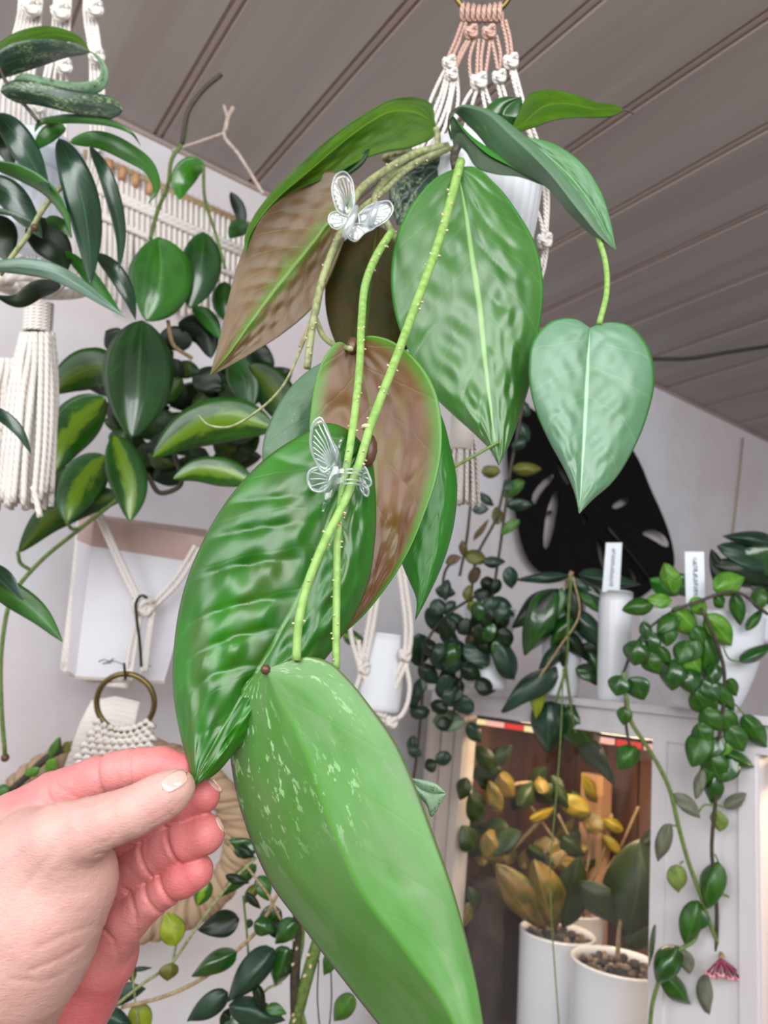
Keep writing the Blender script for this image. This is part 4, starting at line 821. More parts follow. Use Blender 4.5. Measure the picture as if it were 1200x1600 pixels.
mb.tube([P(536, 722, D - .002), P(532, 745, D - .003), P(524, 766, D - .002)], [.0028, .003, .0016], 10); mb.tube([P(508, 784, D - .002), P(504, 800, D)], [.0010, .0007], 8); mb.build('body', M['clear'], t)
mb = MB()
for y in (734, 740, 750, 756): mb.tube([P(536, y, D - .003), P(548, y - 1, D - .0048), P(560, y + 1, D + .0005), P(566, y + 3, D + .008)], .00048, 6)
mb.build('teeth', M['clearrib'], t); MB().tube([P(528, 706, D), P(531, 692, D), P(535, 682, D)], .0008, 7).build('lever', M['clear'], t)

# ================================================================== left hanger, pot and narrow-leaved plant
LD = .86
tG = thing('macrame_hanger', 'thick cream macrame hanger with a long tassel, holding the cloudy pot of narrow leaves', 'plant hanger', P(90, -40, LD))
mb = MB()
for gx, ty, ex in ((40, -20, (-12, -4, 5, 14, 22)), (62, -20, (30, 38, 46)), (95, -20, (62, 70, 80, 92, 102)), (142, -20, (140, 147, 154, 160))):
    for k, e in enumerate(ex):
        cord(mb, [(gx + 6 * k - 8, ty), (gx + 6 * k - 10, 20), ((gx + e) / 2 + 2 * k, 80), (e + 2, 150), (e, 240 if gx > 90 else 190), (e * .8 + 12, 330), (e * .6 + 28, 420), (60 + (e - 70) * .22, 465)], 2.9, LD, 26)
q0 = P(105, -130, LD)
for gx in (40, 52, 62, 74, 90, 100, 112, 142, 154): cord(mb, [(gx, -14), (gx * .5 + 50, -80), (105, -130)], 2.9, LD, 10)
mb.tube([q0, Vector((q0.x, q0.y, (q0.z + ZC) / 2)), Vector((q0.x, q0.y, ZC - .001))], .006, 8)
mb.build('cord', M['cord'], tG)
for x, y, s in ((50, 12, 13), (95, 18, 13), (148, 14, 12), (151, 88, 11), (100, 104, 11), (60, 168, 9), (150, 230, 9), (90, 400, 11), (28, 410, 11), (125, 440, 10), (10, 440, 10), (60, 438, 12)): knot(tG, x, y, LD - .012, s)
mb = MB(); 
for k in range(9):
    y = 476 + k * 5; pts = [P(61 - k * .3, y, LD) + (CR * math.cos(a) + CF * math.sin(a)) * (19 / F * LD) for a in np.linspace(0, 2 * PI, 20)]; mb.tube(pts, 3.4 / F * LD, 6)
mb.build('wrapped_neck', M['cord'], tG)
tassel(tG, 58, 520, 38, 782, LD, 22, 42, 60, 4.6, 5, ragged=16); tassel(tG, 12, 560, 2, 690, LD + .02, 8, 16, 10, 4, 6, name='cord_end', ragged=20)
MB().tube(pxcurve([(52, 760), (58, 785), (63, 808)], 8, LD - .03), .0034, 7).build('cord_end', M['cord'], tG)
mb = MB(); pts = [P(65, 446, LD) + (CR * math.cos(a) * 66 + CF * math.sin(a) * 50) * (1 / F * LD) for a in np.linspace(0, 2 * PI, 40)]; mb.tube(pts, 9 / F * LD, 8); mb.build('base_coil', M['cord'], tG)
tN = thing('hanging_plant', 'plant of long narrow dark leaves in a cloudy pot in the tasselled hanger', 'potted plant', P(70, 430, LD))
c = P(72, 236, LD); pot_mesh(tN, c, 58 / F * LD, .12, 'clearpot', .75)
def RLf(pts, w_, mat, roll=0, fold=.25, kind='lance', d=.76, roll2=None, back='deep'):
    n = len(pts); ribbon_leaf(tN, [(a, b, d + .02 * math.sin(i)) for i, (a, b) in enumerate(pts)], w_, (mat, back), roll, fold, kind, roll2=roll2, n=34)
RLf([(-40, 118), (0, 88), (40, 64), (90, 54), (128, 66), (140, 80)], 34, 'underbright', -10, .1, d=.76)
RLf([(-30, 120), (10, 100), (50, 86), (95, 78), (142, 82)], 46, 'flecked', 20, .2, d=.735)
RLf([(20, 132), (32, 123), (60, 130), (100, 140), (135, 140), (160, 128), (164, 112), (155, 92), (138, 78)], 26, 'silverleaf', 10, .15, d=.75)
RLf([(0, 142), (50, 145), (110, 158), (160, 166), (191, 172)], 33, 'flecked', 0, .3, 'strap', d=.72)
RLf([(54, 206), (60, 194), (90, 187), (140, 187), (180, 195), (208, 210), (220, 228)], 15, 'narrowgreen', 0, .2, d=.74)
RLf([(108, 222), (150, 218), (200, 238), (235, 265), (244, 295), (232, 318)], 32, 'narrowgreen', 0, .2, d=.74)
RLf([(92, 216), (108, 250), (128, 310), (138, 370), (142, 445)], 58, 'darkleaf', 0, .3, d=.70)
RLf([(140, 228), (158, 260), (176, 310), (188, 370), (186, 425)], 28, 'darkleaf', 15, .3, d=.73)
RLf([(-6, 178), (20, 205), (45, 245), (62, 275), (78, 300)], 48, 'darkleaf', 0, .3, d=.72)
RLf([(-20, 255), (30, 272), (75, 300), (100, 335), (112, 370)], 32, 'narrowgreen', 25, .3, d=.70, roll2=50)
RLf([(-30, 282), (10, 300), (40, 335), (66, 372)], 50, 'darkleaf', 0, .3, d=.74)
RLf([(102, 200), (88, 202), (70, 215), (52, 236)], 26, 'narrowgreen', 0, .2, d=.75)
RLf([(-30, 418), (30, 416), (80, 424), (130, 450), (170, 478), (196, 496)], 30, 'silversheen', 0, .3, d=.68)
RLf([(95, 446), (60, 452), (30, 470), (-10, 462)], 30, 'darkflat', 0, .2, d=.72)
RLf([(40, 355), (70, 370), (92, 395), (104, 425)], 62, 'darkflat', 0, .2, d=.77)
RLf([(-10, 335), (0, 370), (10, 408)], 60, 'darkflat', 0, .2, d=.77)
RLf([(150, 396), (176, 420), (200, 460), (212, 500)], 30, 'darkleaf', 0, .3, d=.76)
RLf([(102, 392), (130, 420), (165, 462), (190, 492)], 24, 'deep', 0, .2, d=.78)
RLf([(72, 342), (96, 352), (112, 372)], 22, 'narrowgreen', 0, .2, d=.73)
RLf([(-30, 328), (10, 332), (50, 346)], 10, 'flecked', 0, .2, d=.69, back='stemdark')
RLf([(-30, 636), (0, 648), (28, 672), (49, 710)], 22, 'darkleaf', 10, .2, d=.66)
RLf([(-30, 900), (10, 925), (60, 960), (98, 1003)], 44, 'narrowgreen', 10, .3, d=.64)
RLf([(-30, 880), (5, 900), (36, 938)], 26, 'darkleaf', 30, .2, d=.62)
RLf([(0, 200), (8, 225), (20, 262)], 34, 'darkflat', 0, .2, d=.76)
stem(tN, [(0, 430), (18, 402), (45, 365), (62, 335), (88, 300), (100, 288)], 4, 'vinepalestem', .73); stem(tN, [(-4, 100), (8, 125), (24, 148), (48, 175), (60, 190)], 3, 'stemdark', .75)
stem(tN, [(-20, 420), (-10, 520), (-22, 640), (-14, 760), (-20, 900)], 3, 'stemgreen', .68); MB().ball(P(54, 356, .725), .004, 8).build('node', M['bud'], tN)

# ================================================================== macrame wall hanging behind
tW = thing('macrame_wall_hanging', 'wide fringed cream macrame on a dowel, against the back wall', 'wall hanging', onY(290, 300, WY - .03))
def wp(x, y, off=.03): return onY(x, y, WY - off)
MB().tube([wp(130, 240), wp(420, 368)], .009, 10).build('dowel', M['stemtan'], tW)
mb = MB(); mb2 = MB(); rg = random.Random(9)
for k in range(34):
    s = k / 33; x = 140 + 275 * s; y = 244 + 122 * s; ln = 110 + 70 * math.sin(PI * s * 1.0) + rg.uniform(-6, 6) + (70 if s < .2 else 0)
    mb.tube([wp(x, y - 8, .024), wp(x, y + 20, .040), wp(x - 1, y + ln * .5, .032), wp(x - 2 + rg.uniform(-3, 3), y + ln, .03)], .0052, 7)
for row in (38, 46, 84):
    mb2.tube([wp(136, 244 + row, .045), wp(280, 308 + row, .045), wp(418, 368 + row, .045)], .006, 8)
mb.build('fringe', M['cord'], tW); mb2.build('knotted_row', M['cord'], tW)
for k, (x, y) in enumerate(((170, 262), (191, 272), (212, 283), (234, 296))): MB().lathe(wp(x, y, .052) - Vector((0, 0, .010)), [(0, 0), (.006, 0), (.008, .012), (.006, .026), (0, .026)], 14).build('wooden_bead', M['tanwood'], tW)

# ================================================================== white planter box with its hanger, variegated plant
BD = 1.16
tX = thing('hanging_planter', 'variegated leafy plant in a tapered white box planter, vines climbing to the ceiling', 'potted plant', P(190, 1060, BD))
f = [(118, 1058, 1.12), (256, 1066, 1.12), (256, 1066, 1.24), (100, 1046, 1.24), (148, 812, 1.14), (322, 842, 1.14), (322, 830, 1.28), (122, 802, 1.28)]
v = [P(*q) for q in f]; MB().hexa(v).build('planter_box', M['box'], tX, smooth=False)
mb = MB(); lo_ = [v[0] + (v[4] - v[0]) * s for s in (-.015, .02)]; 
mb.hexa([v[i] + (v[i] - sum(v[:4], Vector()) / 4) * .02 + (v[4] - v[0]) * -.012 for i in range(4)] + [v[i] + (v[i] - sum(v[:4], Vector()) / 4) * .02 + (v[4] - v[0]) * .008 for i in range(4)]).build('base_rim', M['greywood'], tX, smooth=False)
mb.v = []; mb = MB(); e = .02
mb.hexa([v[4 + i] + (v[i] - v[4 + i]) * .17 + (v[4 + i] - sum(v[4:], Vector()) / 4) * .01 for i in range(4)] + [v[4 + i] + (v[4 + i] - sum(v[4:], Vector()) / 4) * .012 + (v[4 + i] - v[i]) * .01 for i in range(4)]).build('upper_band', M['boxpink'], tX, smooth=False)  # pinkish wood top, with its lid shadow put into the band's colour
sg = MB(); sig = [(154, 1034), (162, 1030), (170, 1033), (178, 1028), (172, 1036), (160, 1037), (168, 1034), (180, 1033), (190, 1037), (205, 1036)]
def onface(x, y):
    n_ = (v[1] - v[0]).cross(v[4] - v[0]).normalized(); r = ray(x, y); return CAM + r * ((v[0] - CAM).dot(n_) / r.dot(n_)) - r.normalized() * .0008
sg.tube([onface(*q) for q in sig], .0007, 5); sg.tube([onface(222, 1038), onface(236, 1041)], .0007, 5); sg.build('scribbled_mark', M['ink'], tX)
def XL(b, tp, w_, mat, kind='oval', d=1.06, roll=0, dd=0): small_leaf(tX, (b[0], b[1], d), (tp[0], tp[1], d + dd), w_, mat, kind, roll)
def XR(pts, w_, mat, d=1.06, roll=0, fold=.25, kind='oval'): ribbon_leaf(tX, [(a, b, d + .015 * math.sin(i * .8)) for i, (a, b) in enumerate(pts)], w_, (mat, 'underbright'), roll, fold, kind)
XR([(248, 370), (252, 420), (244, 468), (228, 502)], 98, 'round', .98, 0, .35); XR([(318, 362), (316, 400), (308, 440), (296, 482)], 64, 'rounddark', 1.02, 0, .3)
XR([(222, 500), (218, 560), (214, 620), (206, 684)], 108, 'rounddark', .97, 0, .35); XR([(165, 622), (130, 650), (100, 690), (84, 740)], 70, 'lime', 1.0, 0, .2)
XR([(165, 712), (135, 745), (115, 780), (104, 818)], 66, 'lime', .99, 0, .3); XR([(178, 680), (192, 720), (204, 770), (203, 815)], 60, 'lime', .98, 0, .3)
XR([(428, 668), (370, 655), (300, 670), (238, 714)], 72, 'lime', 1.0, 0, .25); XR([(395, 752), (350, 738), (310, 735), (270, 748)], 46, 'lime', 1.0, 0, .25)
XR([(190, 588), (150, 575), (110, 590), (82, 615)], 64, 'limedull', 1.08); XR([(180, 568), (150, 560), (110, 572)], 34, 'limedull', 1.1); XR([(192, 778), (140, 780), (80, 808), (28, 864)], 52, 'limedull', 1.02, 0, .2)
XR([(150, 735), (110, 750), (85, 780), (70, 830)], 46, 'underdark', 1.05); XR([(390, 570), (420, 600), (445, 640), (455, 680)], 60, 'limedull', 1.08); XR([(362, 556), (380, 590), (392, 640)], 52, 'rounddark', 1.07)
XR([(352, 440), (350, 470), (358, 505)], 38, 'rounddark', 1.08); XR([(300, 480), (322, 495), (345, 530)], 26, 'deep', 1.1); XR([(320, 258), (300, 262), (284, 282), (280, 312)], 36, 'round', 1.06)
XR([(388, 352), (370, 358), (358, 372)], 26, 'rounddark', 1.1); XR([(360, 300), (375, 330), (380, 360)], 20, 'darkflat', 1.15); XR([(300, 535), (270, 530), (245, 545)], 40, 'darkflat', 1.12); XR([(278, 505), (318, 520), (330, 560)], 44, 'darkflat', 1.12)
rg = random.Random(12)
for _ in range(58):
    x, y = rg.uniform(180, 420), rg.uniform(535, 740); a = rg.uniform(0, 2 * PI); l = rg.uniform(50, 90)
    XL((x, y), (x + l * math.cos(a), y + l * math.sin(a) * .5), rg.uniform(34, 54), rg.choice(['darkflat', 'darkflat', 'underdark', 'limedull']), d=rg.uniform(1.10, 1.2), roll=rg.uniform(-40, 40))
for q, r_, m_ in (([(235, 372, 1.0), (246, 330, 1.04), (262, 290, 1.1), (270, 245, 1.15), (284, 225, 1.15), (296, 170, 1.15), (318, 140, 1.15), (346, 116, 1.15)], 3.2, 'stemgreen'), ([(284, 225, 1.148), (296, 170, 1.148), (318, 140, 1.148), (346, 116, 1.148)], 3.6, 'stemdark'), ([(318, 258, 1.06), (320, 310, 1.08), (336, 362, 1.1), (352, 420, 1.1)], 2.6, 'stemgreen'), ([(190, 775, 1.0), (120, 830, 1.02), (60, 880, 1.04), (20, 930, 1.04), (4, 1000, 1.04), (2, 1100, 1.04), (8, 1180, 1.04)], 3.4, 'stemgreen'),
    ([(104, 815, .99), (112, 826, 1.0), (130, 824, 1.01)], 3, 'stemgreen'), ([(28, 862, 1.02), (32, 880, 1.03), (46, 890, 1.04)], 3, 'stemgreen'), ([(262, 500, 1.03), (272, 540, 1.04), (300, 560, 1.06)], 3.2, 'stemtan'), ([(350, 165, 1.2), (356, 190, 1.2), (350, 208, 1.2), (372, 240, 1.2), (412, 304, 1.2)], 3, 'stempink'), ([(350, 208, 1.2), (310, 222, 1.2), (268, 236, 1.2)], 2.4, 'stempink'), ([(230, 740, 1.05), (250, 770, 1.05), (280, 760, 1.05), (270, 700, 1.1)], 4, 'stemdark'), ([(365, 168, 1.2), (358, 180, 1.2), (352, 205, 1.2)], 4, 'stempink')):
    stem(tX, q, r_, m_, n=30)
MB().ball(P(8, 1184, 1.04), .006, 8).build('bud', M['bud'], tX)
tC = thing('macrame_hanger', 'cream cord sling around the white box planter with a wire hook below the knot', 'plant hanger', P(222, 950, 1.1))
mb = MB(); 
for q in ([(150, 800), (180, 870), (212, 938)], [(156, 800), (186, 868), (218, 936)], [(305, 852), (272, 905), (238, 942)], [(312, 856), (278, 912), (242, 948)], [(217, 955), (206, 1000), (196, 1050)], [(222, 955), (214, 1000), (206, 1052)], [(236, 955), (230, 1000), (222, 1052)], [(240, 955), (234, 1000), (228, 1050)]): cord(mb, q, 3.6, 1.095)
cord(mb, [(126, 800, 1.27), (116, 900, 1.25), (104, 1000, 1.23), (98, 1044, 1.22)], 4.5); cord(mb, [(132, 800, 1.27), (122, 900, 1.25), (110, 1000, 1.23), (104, 1046, 1.22)], 4.5)
cord(mb, [(98, 1046, 1.22), (150, 1066, 1.16), (200, 1072, 1.10)], 4.5)
mb.build('cord', M['cord'], tC); knot(tC, 224, 947, 1.09, 15); knot(tC, 200, 1055, 1.09, 10)
MB().tube(pxcurve([(230, 934), (222, 930), (213, 940), (213, 960), (218, 1000), (221, 1042)], 20, 1.075), .0022, 7).build('wire_hook', M['wire'], tC)
t = thing('macrame_hanger', 'brass ring with a tight white macrame band, hung below the box planter behind the knuckle', 'plant hanger', P(196, 1098, 1.06))
ring(t, 196, 1098, 45, 4.5, 1.06); MB().tube(pxcurve([(194, 1036), (195, 1050), (196, 1062)], 6, 1.05), .002, 6).build('hook', M['wire'], t)
mb = MB()
for r_ in range(9):
    w0 = 38 + r_ * 3; y = 1128 + r_ * 9
    for k in range(9):
        s = (k + .5 * (r_ % 2)) / 8 * 2 - 1; x = 192 + s * w0 - r_ * 2.2; yy = y + 12 * (1 - s * s) * (1 if r_ < 3 else .4)
        mb.tube([P(x - 6, yy + 2, 1.062), P(x, yy - 2, 1.056), P(x + 6, yy + 2, 1.062)], .0038, 6)
mb.build('knotted_band', M['cord'], t)
mb = MB(); rg = random.Random(2)
for k in range(26):
    x = 146 + k * 2.8; mb.tube([P(x, 1088 + abs(k - 13) * .6, 1.13), P(x - 12 - (13 - k) * .4, 1130, 1.13), P(x - 26 - (20 - k) * 1.1, 1215, 1.13)], .0038, 6)
mb.build('fringe', M['cord'], t)
# jute rope ring
tJ = thing('rope_wreath', 'thick twisted jute rope ring on the wall, mostly hidden behind the hand', 'wreath', P(190, 1335, 1.2))
for s in range(3):
    pts = []
    for a in np.linspace(0, 2 * PI, 160):
        ph = a * 15 + s * 2 * PI / 3; rr = 12 * math.cos(ph); pts.append(P(185 + (188 + rr) * math.cos(a), 1312 + (140 + rr) * math.sin(a), 1.2 + 12 / F * math.sin(ph)))
    MB().tube(pts, 14 / F * 1.2, 8, caps=False).build('rope_strand', M['jute'], tJ)
t = thing('creeping_sprig', 'small sprig of pale green leaves lying over the rope ring beside the thumb base', 'plant', P(60, 1200, 1.12))
leaves(t, [((78, 1185), (94, 1152), 16, 'vinemid'), ((72, 1190), (88, 1200), 22, 'bright'), ((40, 1212), (62, 1200), 16, 'bright'), ((5, 1262), (24, 1240), 26, 'bright'), ((-5, 1230), (14, 1246), 22, 'vinemid'), ((100, 1175), (112, 1160), 16, 'vineolive')], db=1.13, dt=1.13)
stem(t, [(115, 1165), (80, 1180), (40, 1215), (-10, 1260)], 6, 'stemdark', 1.14)

# ================================================================== small hanger in the middle distance
SD = 1.25
t = thing('macrame_hanger', 'small pale macrame hanger with V shaped cords around a bluish white pot', 'plant hanger', P(600, 860, SD))
mb = MB()
for q in ([(612, 820), (590, 900), (574, 985), (565, 1040)], [(616, 820), (597, 900), (582, 985), (571, 1040)], [(616, 830), (626, 910), (634, 1000), (630, 1035)], [(622, 830), (634, 910), (642, 1000), (636, 1035)], [(566, 1045), (580, 1090), (590, 1112)], [(572, 1045), (584, 1088), (596, 1110)], [(630, 1030), (610, 1075), (598, 1108)], [(636, 1035), (618, 1075), (606, 1110)], [(566, 1045), (552, 1085), (545, 1100)], [(560, 1000), (566, 1045)], [(634, 1035), (640, 1080), (625, 1120), (606, 1130)], [(545, 960), (550, 1000), (562, 1042)], [(592, 1112), (604, 1128), (620, 1122)]): cord(mb, q, 3.9, SD - .045)
q0 = P(616, 822, SD - .045); mb.tube([q0, Vector((q0.x, q0.y, (q0.z + ZC) / 2)), Vector((q0.x, q0.y, ZC - .001))], .004, 7)
mb.build('cord', M['cord'], t)
for x, y in ((568, 1044), (633, 1024), (596, 1112), (612, 1128)): knot(t, x, y, SD - .05, 9)
t = thing('hanging_plant', 'bluish white pot with a single lime tipped leaf, in the small V corded hanger', 'potted plant', P(605, 1120, SD))
pot_mesh(t, P(602, 992, SD), 40 / F * SD, .125, taper=.85)
small_leaf(t, (535, 990, SD - .03), (572, 1004, SD - .03), 26, 'lime', 'lance', 10)

# ================================================================== trailing plant at the bottom
tT = thing('trailing_plant', 'trailing plant of dark pointed leaves and thick stems below the fingers', 'plant', P(440, 1640, .85))
D = .86
TL = """400,1332,357,1312,34,d 400,1352,342,1402,26,m 405,1368,420,1408,30,m 325,1375,308,1416,30,l 374,1436,309,1453,42,k 275,1478,261,1426,40,y 268,1506,262,1533,30,o 208,1536,206,1502,13,o 164,1562,227,1545,34,D 370,1488,299,1526,36,d 428,1484,356,1566,50,D 450,1482,430,1542,44,d 356,1552,292,1596,38,D 358,1570,446,1594,44,D 440,1424,400,1448,38,d 462,1440,430,1475,36,d 552,1556,522,1596,32,b 208,1572,232,1612,36,y 160,1584,206,1600,34,D 415,1574,448,1584,20,m 522,1488,506,1524,26,m 380,1596,340,1612,40,d 402,1540,412,1582,20,k 385,1395,408,1420,14,k 392,1436,384,1452,14,d 352,1368,390,1380,16,k 372,1322,398,1340,18,k 398,1440,430,1456,30,d 420,1460,446,1440,26,k 350,1580,375,1615,34,k 402,1384,382,1412,18,o 206,1515,238,1512,8,D"""
tm_ = dict(d='rounddark', m='narrowgreen', l='lime', k='darkflat', y='yellowleaf', o='vineolive', D='vinedark', b='vinemid')
for tk in TL.split():
    a = tk.split(','); x0, y0, x1, y1, w_ = map(float, a[:5]); small_leaf(tT, (x0, y0), (x1, y1), w_, tm_[a[5]], 'oval' if a[5] in 'yolb' else 'lance', db=D + random.uniform(-.02, .02), roll=random.uniform(-20, 20))
for q, r_, m_ in (([(437, 1390), (424, 1415), (405, 1450), (370, 1485), (330, 1520), (280, 1548), (230, 1565), (190, 1574)], 3, 'stemtan'), ([(400, 1340), (360, 1380), (300, 1460), (268, 1505), (222, 1538), (180, 1572)], 2.4, 'vinepalestem'), ([(275, 1478), (272, 1492), (270, 1508)], 2.2, 'vinepalestem'),
    ([(506, 1440), (490, 1490), (476, 1540), (458, 1610)], 10, 'stemgreen'), ([(463, 1400), (466, 1450), (461, 1520), (462, 1610)], 8, 'stemdark'), ([(470, 1400), (472, 1470), (462, 1530), (478, 1610)], 4, 'stemgreen'), ([(205, 1500), (208, 1530), (212, 1570), (216, 1600)], 1.8, 'vinepalestem'), ([(380, 1400), (385, 1450), (392, 1530), (398, 1560)], 1.8, 'stemgreen'), ([(400, 1570), (418, 1545), (440, 1535)], 2, 'vinepalestem'), ([(498, 1500), (496, 1560), (500, 1610)], 1.2, 'stemdark'), ([(516, 1500), (518, 1560), (514, 1610)], 1.2, 'stemdark'), ([(345, 1300), (390, 1360), (420, 1400), (440, 1440)], 2, 'stemtan')):
    stem(tT, q, r_, m_, D, n=24, nubs=10 if r_ > 7 else 0, name='stem')
# ================================================================== the hand
def cc(x, y, d): return np.array([(x - 600) / F * d, (800 - y) / F * d, d], np.float32)
def to_world(p): return np.array(CAM) + p @ np.array([list(CR), list(CU), list(CF)])
def smin(a, b, k):
    h = np.clip(.5 + .5 * (b - a) / k, 0, 1); return b * (1 - h) + a * h - k * h * (1 - h)
def cone(Pt, a, b, ra, rb):
    ba = b - a; L2 = float((ba * ba).sum()); h = np.clip(((Pt - a) @ ba) / L2, 0, 1)
    return np.linalg.norm(Pt - (a + h[..., None] * ba), axis=-1) - (ra + (rb - ra) * h)
def chain(Pt, pts, k):
    q = [(cc(x, y, d), r / F * d) for x, y, d, r in pts]; s = None
    for (a, ra), (b, rb) in zip(q[:-1], q[1:]):
        c = cone(Pt, a, b, ra, rb); s = c if s is None else smin(s, c, k)
    return s
FING = dict(
    index=[(20, 1300, .330, 58), (88, 1250, .328, 44), (152, 1217, .324, 34), (182, 1207, .322, 31.5), (212, 1201, .321, 31.5), (250, 1198, .320, 30), (284, 1203, .319, 25)],
    middle=[(90, 1350, .345, 42), (190, 1300, .341, 34), (260, 1272, .333, 28), (292, 1257, .328, 27.5), (318, 1244, .325, 25.5)],
    ring=[(110, 1405, .345, 42), (195, 1366, .338, 34), (238, 1340, .330, 30), (262, 1326, .327, 29.5), (290, 1313, .324, 32), (320, 1303, .322, 31)],
    little=[(150, 1492, .342, 44), (200, 1432, .335, 35.5), (238, 1402, .329, 29), (264, 1384, .326, 27.5), (288, 1369, .324, 30), (305, 1361, .323, 28)])
THUMB = [(48, 1340, .303, 66), (95, 1312, .298, 54), (140, 1295, .296, 44), (172, 1281, .295, 38), (208, 1268, .295, 35.5), (240, 1252, .297, 34), (262, 1240, .2985, 32), (277, 1230, .300, 26)]
THEN = [(110, 1372, .306, 70), (62, 1420, .305, 96), (22, 1480, .308, 108), (-40, 1560, .315, 122), (-140, 1680, .33, 135), (-260, 1830, .34, 140)]
BACK = [(25, 1300, .330, 56), (60, 1330, .316, 52), (0, 1370, .325, 80), (-60, 1440, .33, 105), (-140, 1600, .335, 130)]
PALM = [(150, 1455, .348, 52), (148, 1490, .349, 60), (108, 1545, .352, 72), (60, 1620, .356, 88), (0, 1700, .358, 110), (-140, 1860, .36, 140)]
PALM2 = [(60, 1370, .352, 60), (110, 1430, .352, 54), (60, 1500, .355, 80), (20, 1600, .355, 95)]
vox = .0009
lo_ = np.array([-.292, -.300, .262]); hi_ = np.array([-.058, -.082, .392])
# the forearm leaves the frame: the grid is cut just outside it
nx, ny, nz = [int(v) for v in (hi_ - lo_) / vox]
gx, gy, gz = [lo_[i] + vox * np.arange(n_) for i, n_ in enumerate((nx, ny, nz))]
Pt = np.stack(np.meshgrid(gx, gy, gz, indexing='ij'), -1).astype(np.float32)
pale = smin(chain(Pt, THUMB, .003), chain(Pt, THEN, .01), .009)
pale = smin(pale, chain(Pt, BACK, .01), .012)
palm = smin(chain(Pt, PALM, .008), chain(Pt, PALM2, .01), .010)
fing = {k: chain(Pt, v, .0018) for k, v in FING.items()}
def groove(pt, dirpx, amp, wid=.0011, reach=1.5):
    x, y, d, r = pt; c = cc(x, y, d); dr = np.array([dirpx[0], -dirpx[1], 0.]); dr /= np.linalg.norm(dr); q = Pt - c
    t_ = (q @ dr.astype(np.float32)); rr = np.linalg.norm(q, axis=-1) / (r / F * d)
    return amp * np.exp(-(t_ / wid) ** 2) * np.clip((reach - rr) / .3, 0, 1)
fing['index'] += groove((168, 1212, .323, 34), (30, -9), .0011, .0009) + groove((213, 1201, .321, 33), (30, -4), .0010, .0009) + groove((100, 1245, .327, 46), (30, -16), .0007, .0012)
fing['middle'] += groove((262, 1272, .333, 30), (30, -15), .0009)
fing['ring'] += groove((236, 1341, .33, 32), (30, -16), .0012, .0009) + groove((277, 1318, .325, 34), (30, -16), .0016, .0010)
fing['little'] += groove((243, 1398, .328, 31), (30, -20), .0010, .0009) + groove((266, 1382, .326, 31), (30, -20), .0014, .0010)
pale += groove((262, 1240, .2985, 34), (36, -18), .0002)
body = smin(pale, palm, .0035)
res = None
for k, v in fing.items():
    f_ = smin(v, palm, .006) if k != 'index' else smin(smin(v, palm, .005), pale, .0035)
    res = f_ if res is None else np.minimum(res, f_)
hand = smin(res, pale, .0012)
# palm and wrist folds
def fold(pts, amp, wid, zmax=.5):
    pl = np.full(Pt.shape[:3], 9., np.float32)
    for a, b in zip(pts[:-1], pts[1:]):
        A_, B_ = np.array([(a[0] - 600) / F, (800 - a[1]) / F], np.float32), np.array([(b[0] - 600) / F, (800 - b[1]) / F], np.float32); q = Pt[..., :2] / Pt[..., 2:3]
        ba = B_ - A_; h = np.clip(((q - A_) @ ba) / (ba @ ba), 0, 1); pl = np.minimum(pl, np.linalg.norm(q - (A_ + h[..., None] * ba), axis=-1))
    return amp * np.exp(-(pl * F / wid) ** 2)
hand += fold([(150, 1335), (172, 1332), (180, 1322)], .0006, 2.2) + fold([(140, 1322), (172, 1312), (180, 1300)], .0003, 2.0)
hand += fold([(60, 1480), (100, 1462), (140, 1448)], .0005, 4) + fold([(50, 1515), (90, 1500), (125, 1480)], .0006, 4) + fold([(20, 1530), (70, 1535), (100, 1520)], .0004, 4)
hand += fold([(60, 1400), (110, 1395), (172, 1392)], .00018, 2.5) + fold([(80, 1362), (140, 1358), (176, 1354)], .00018, 2.5) + fold([(90, 1425), (130, 1424), (160, 1420)], .00016, 2.5)
hand += fold([(155, 1445), (175, 1465), (186, 1500), (190, 1520)], .0006, 2.5) + fold([(196, 1388), (204, 1395), (212, 1425), (215, 1465)], .0007, 2.5)
hand += fold([(85, 1225), (110, 1240), (120, 1248)], .0005, 2.5) + fold([(70, 1240), (95, 1262)], .0003, 3)
hand += fold([(172, 1262), (180, 1280), (178, 1298)], .00035, 2.5) + fold([(196, 1250), (204, 1268)], .0003, 2) + fold([(206, 1247), (213, 1262)], .0003, 2) + fold([(120, 1275), (150, 1268), (180, 1250)], .0003, 3)
hand += fold([(0, 1440), (60, 1360), (110, 1300)], .0004, 7) - fold([(0, 1350), (60, 1300), (120, 1262)], .0004, 8)
hand += fold([(230, 1290), (262, 1274), (285, 1250)], .00025, 2.2) + fold([(222, 1280), (250, 1268), (276, 1250)], .0002, 2)
hand += .00013 * np.sin(Pt[..., 0] * 2300 + 2 * np.sin(Pt[..., 1] * 900)) * np.sin(Pt[..., 1] * 1900 + 3 * np.sin(Pt[..., 0] * 700))
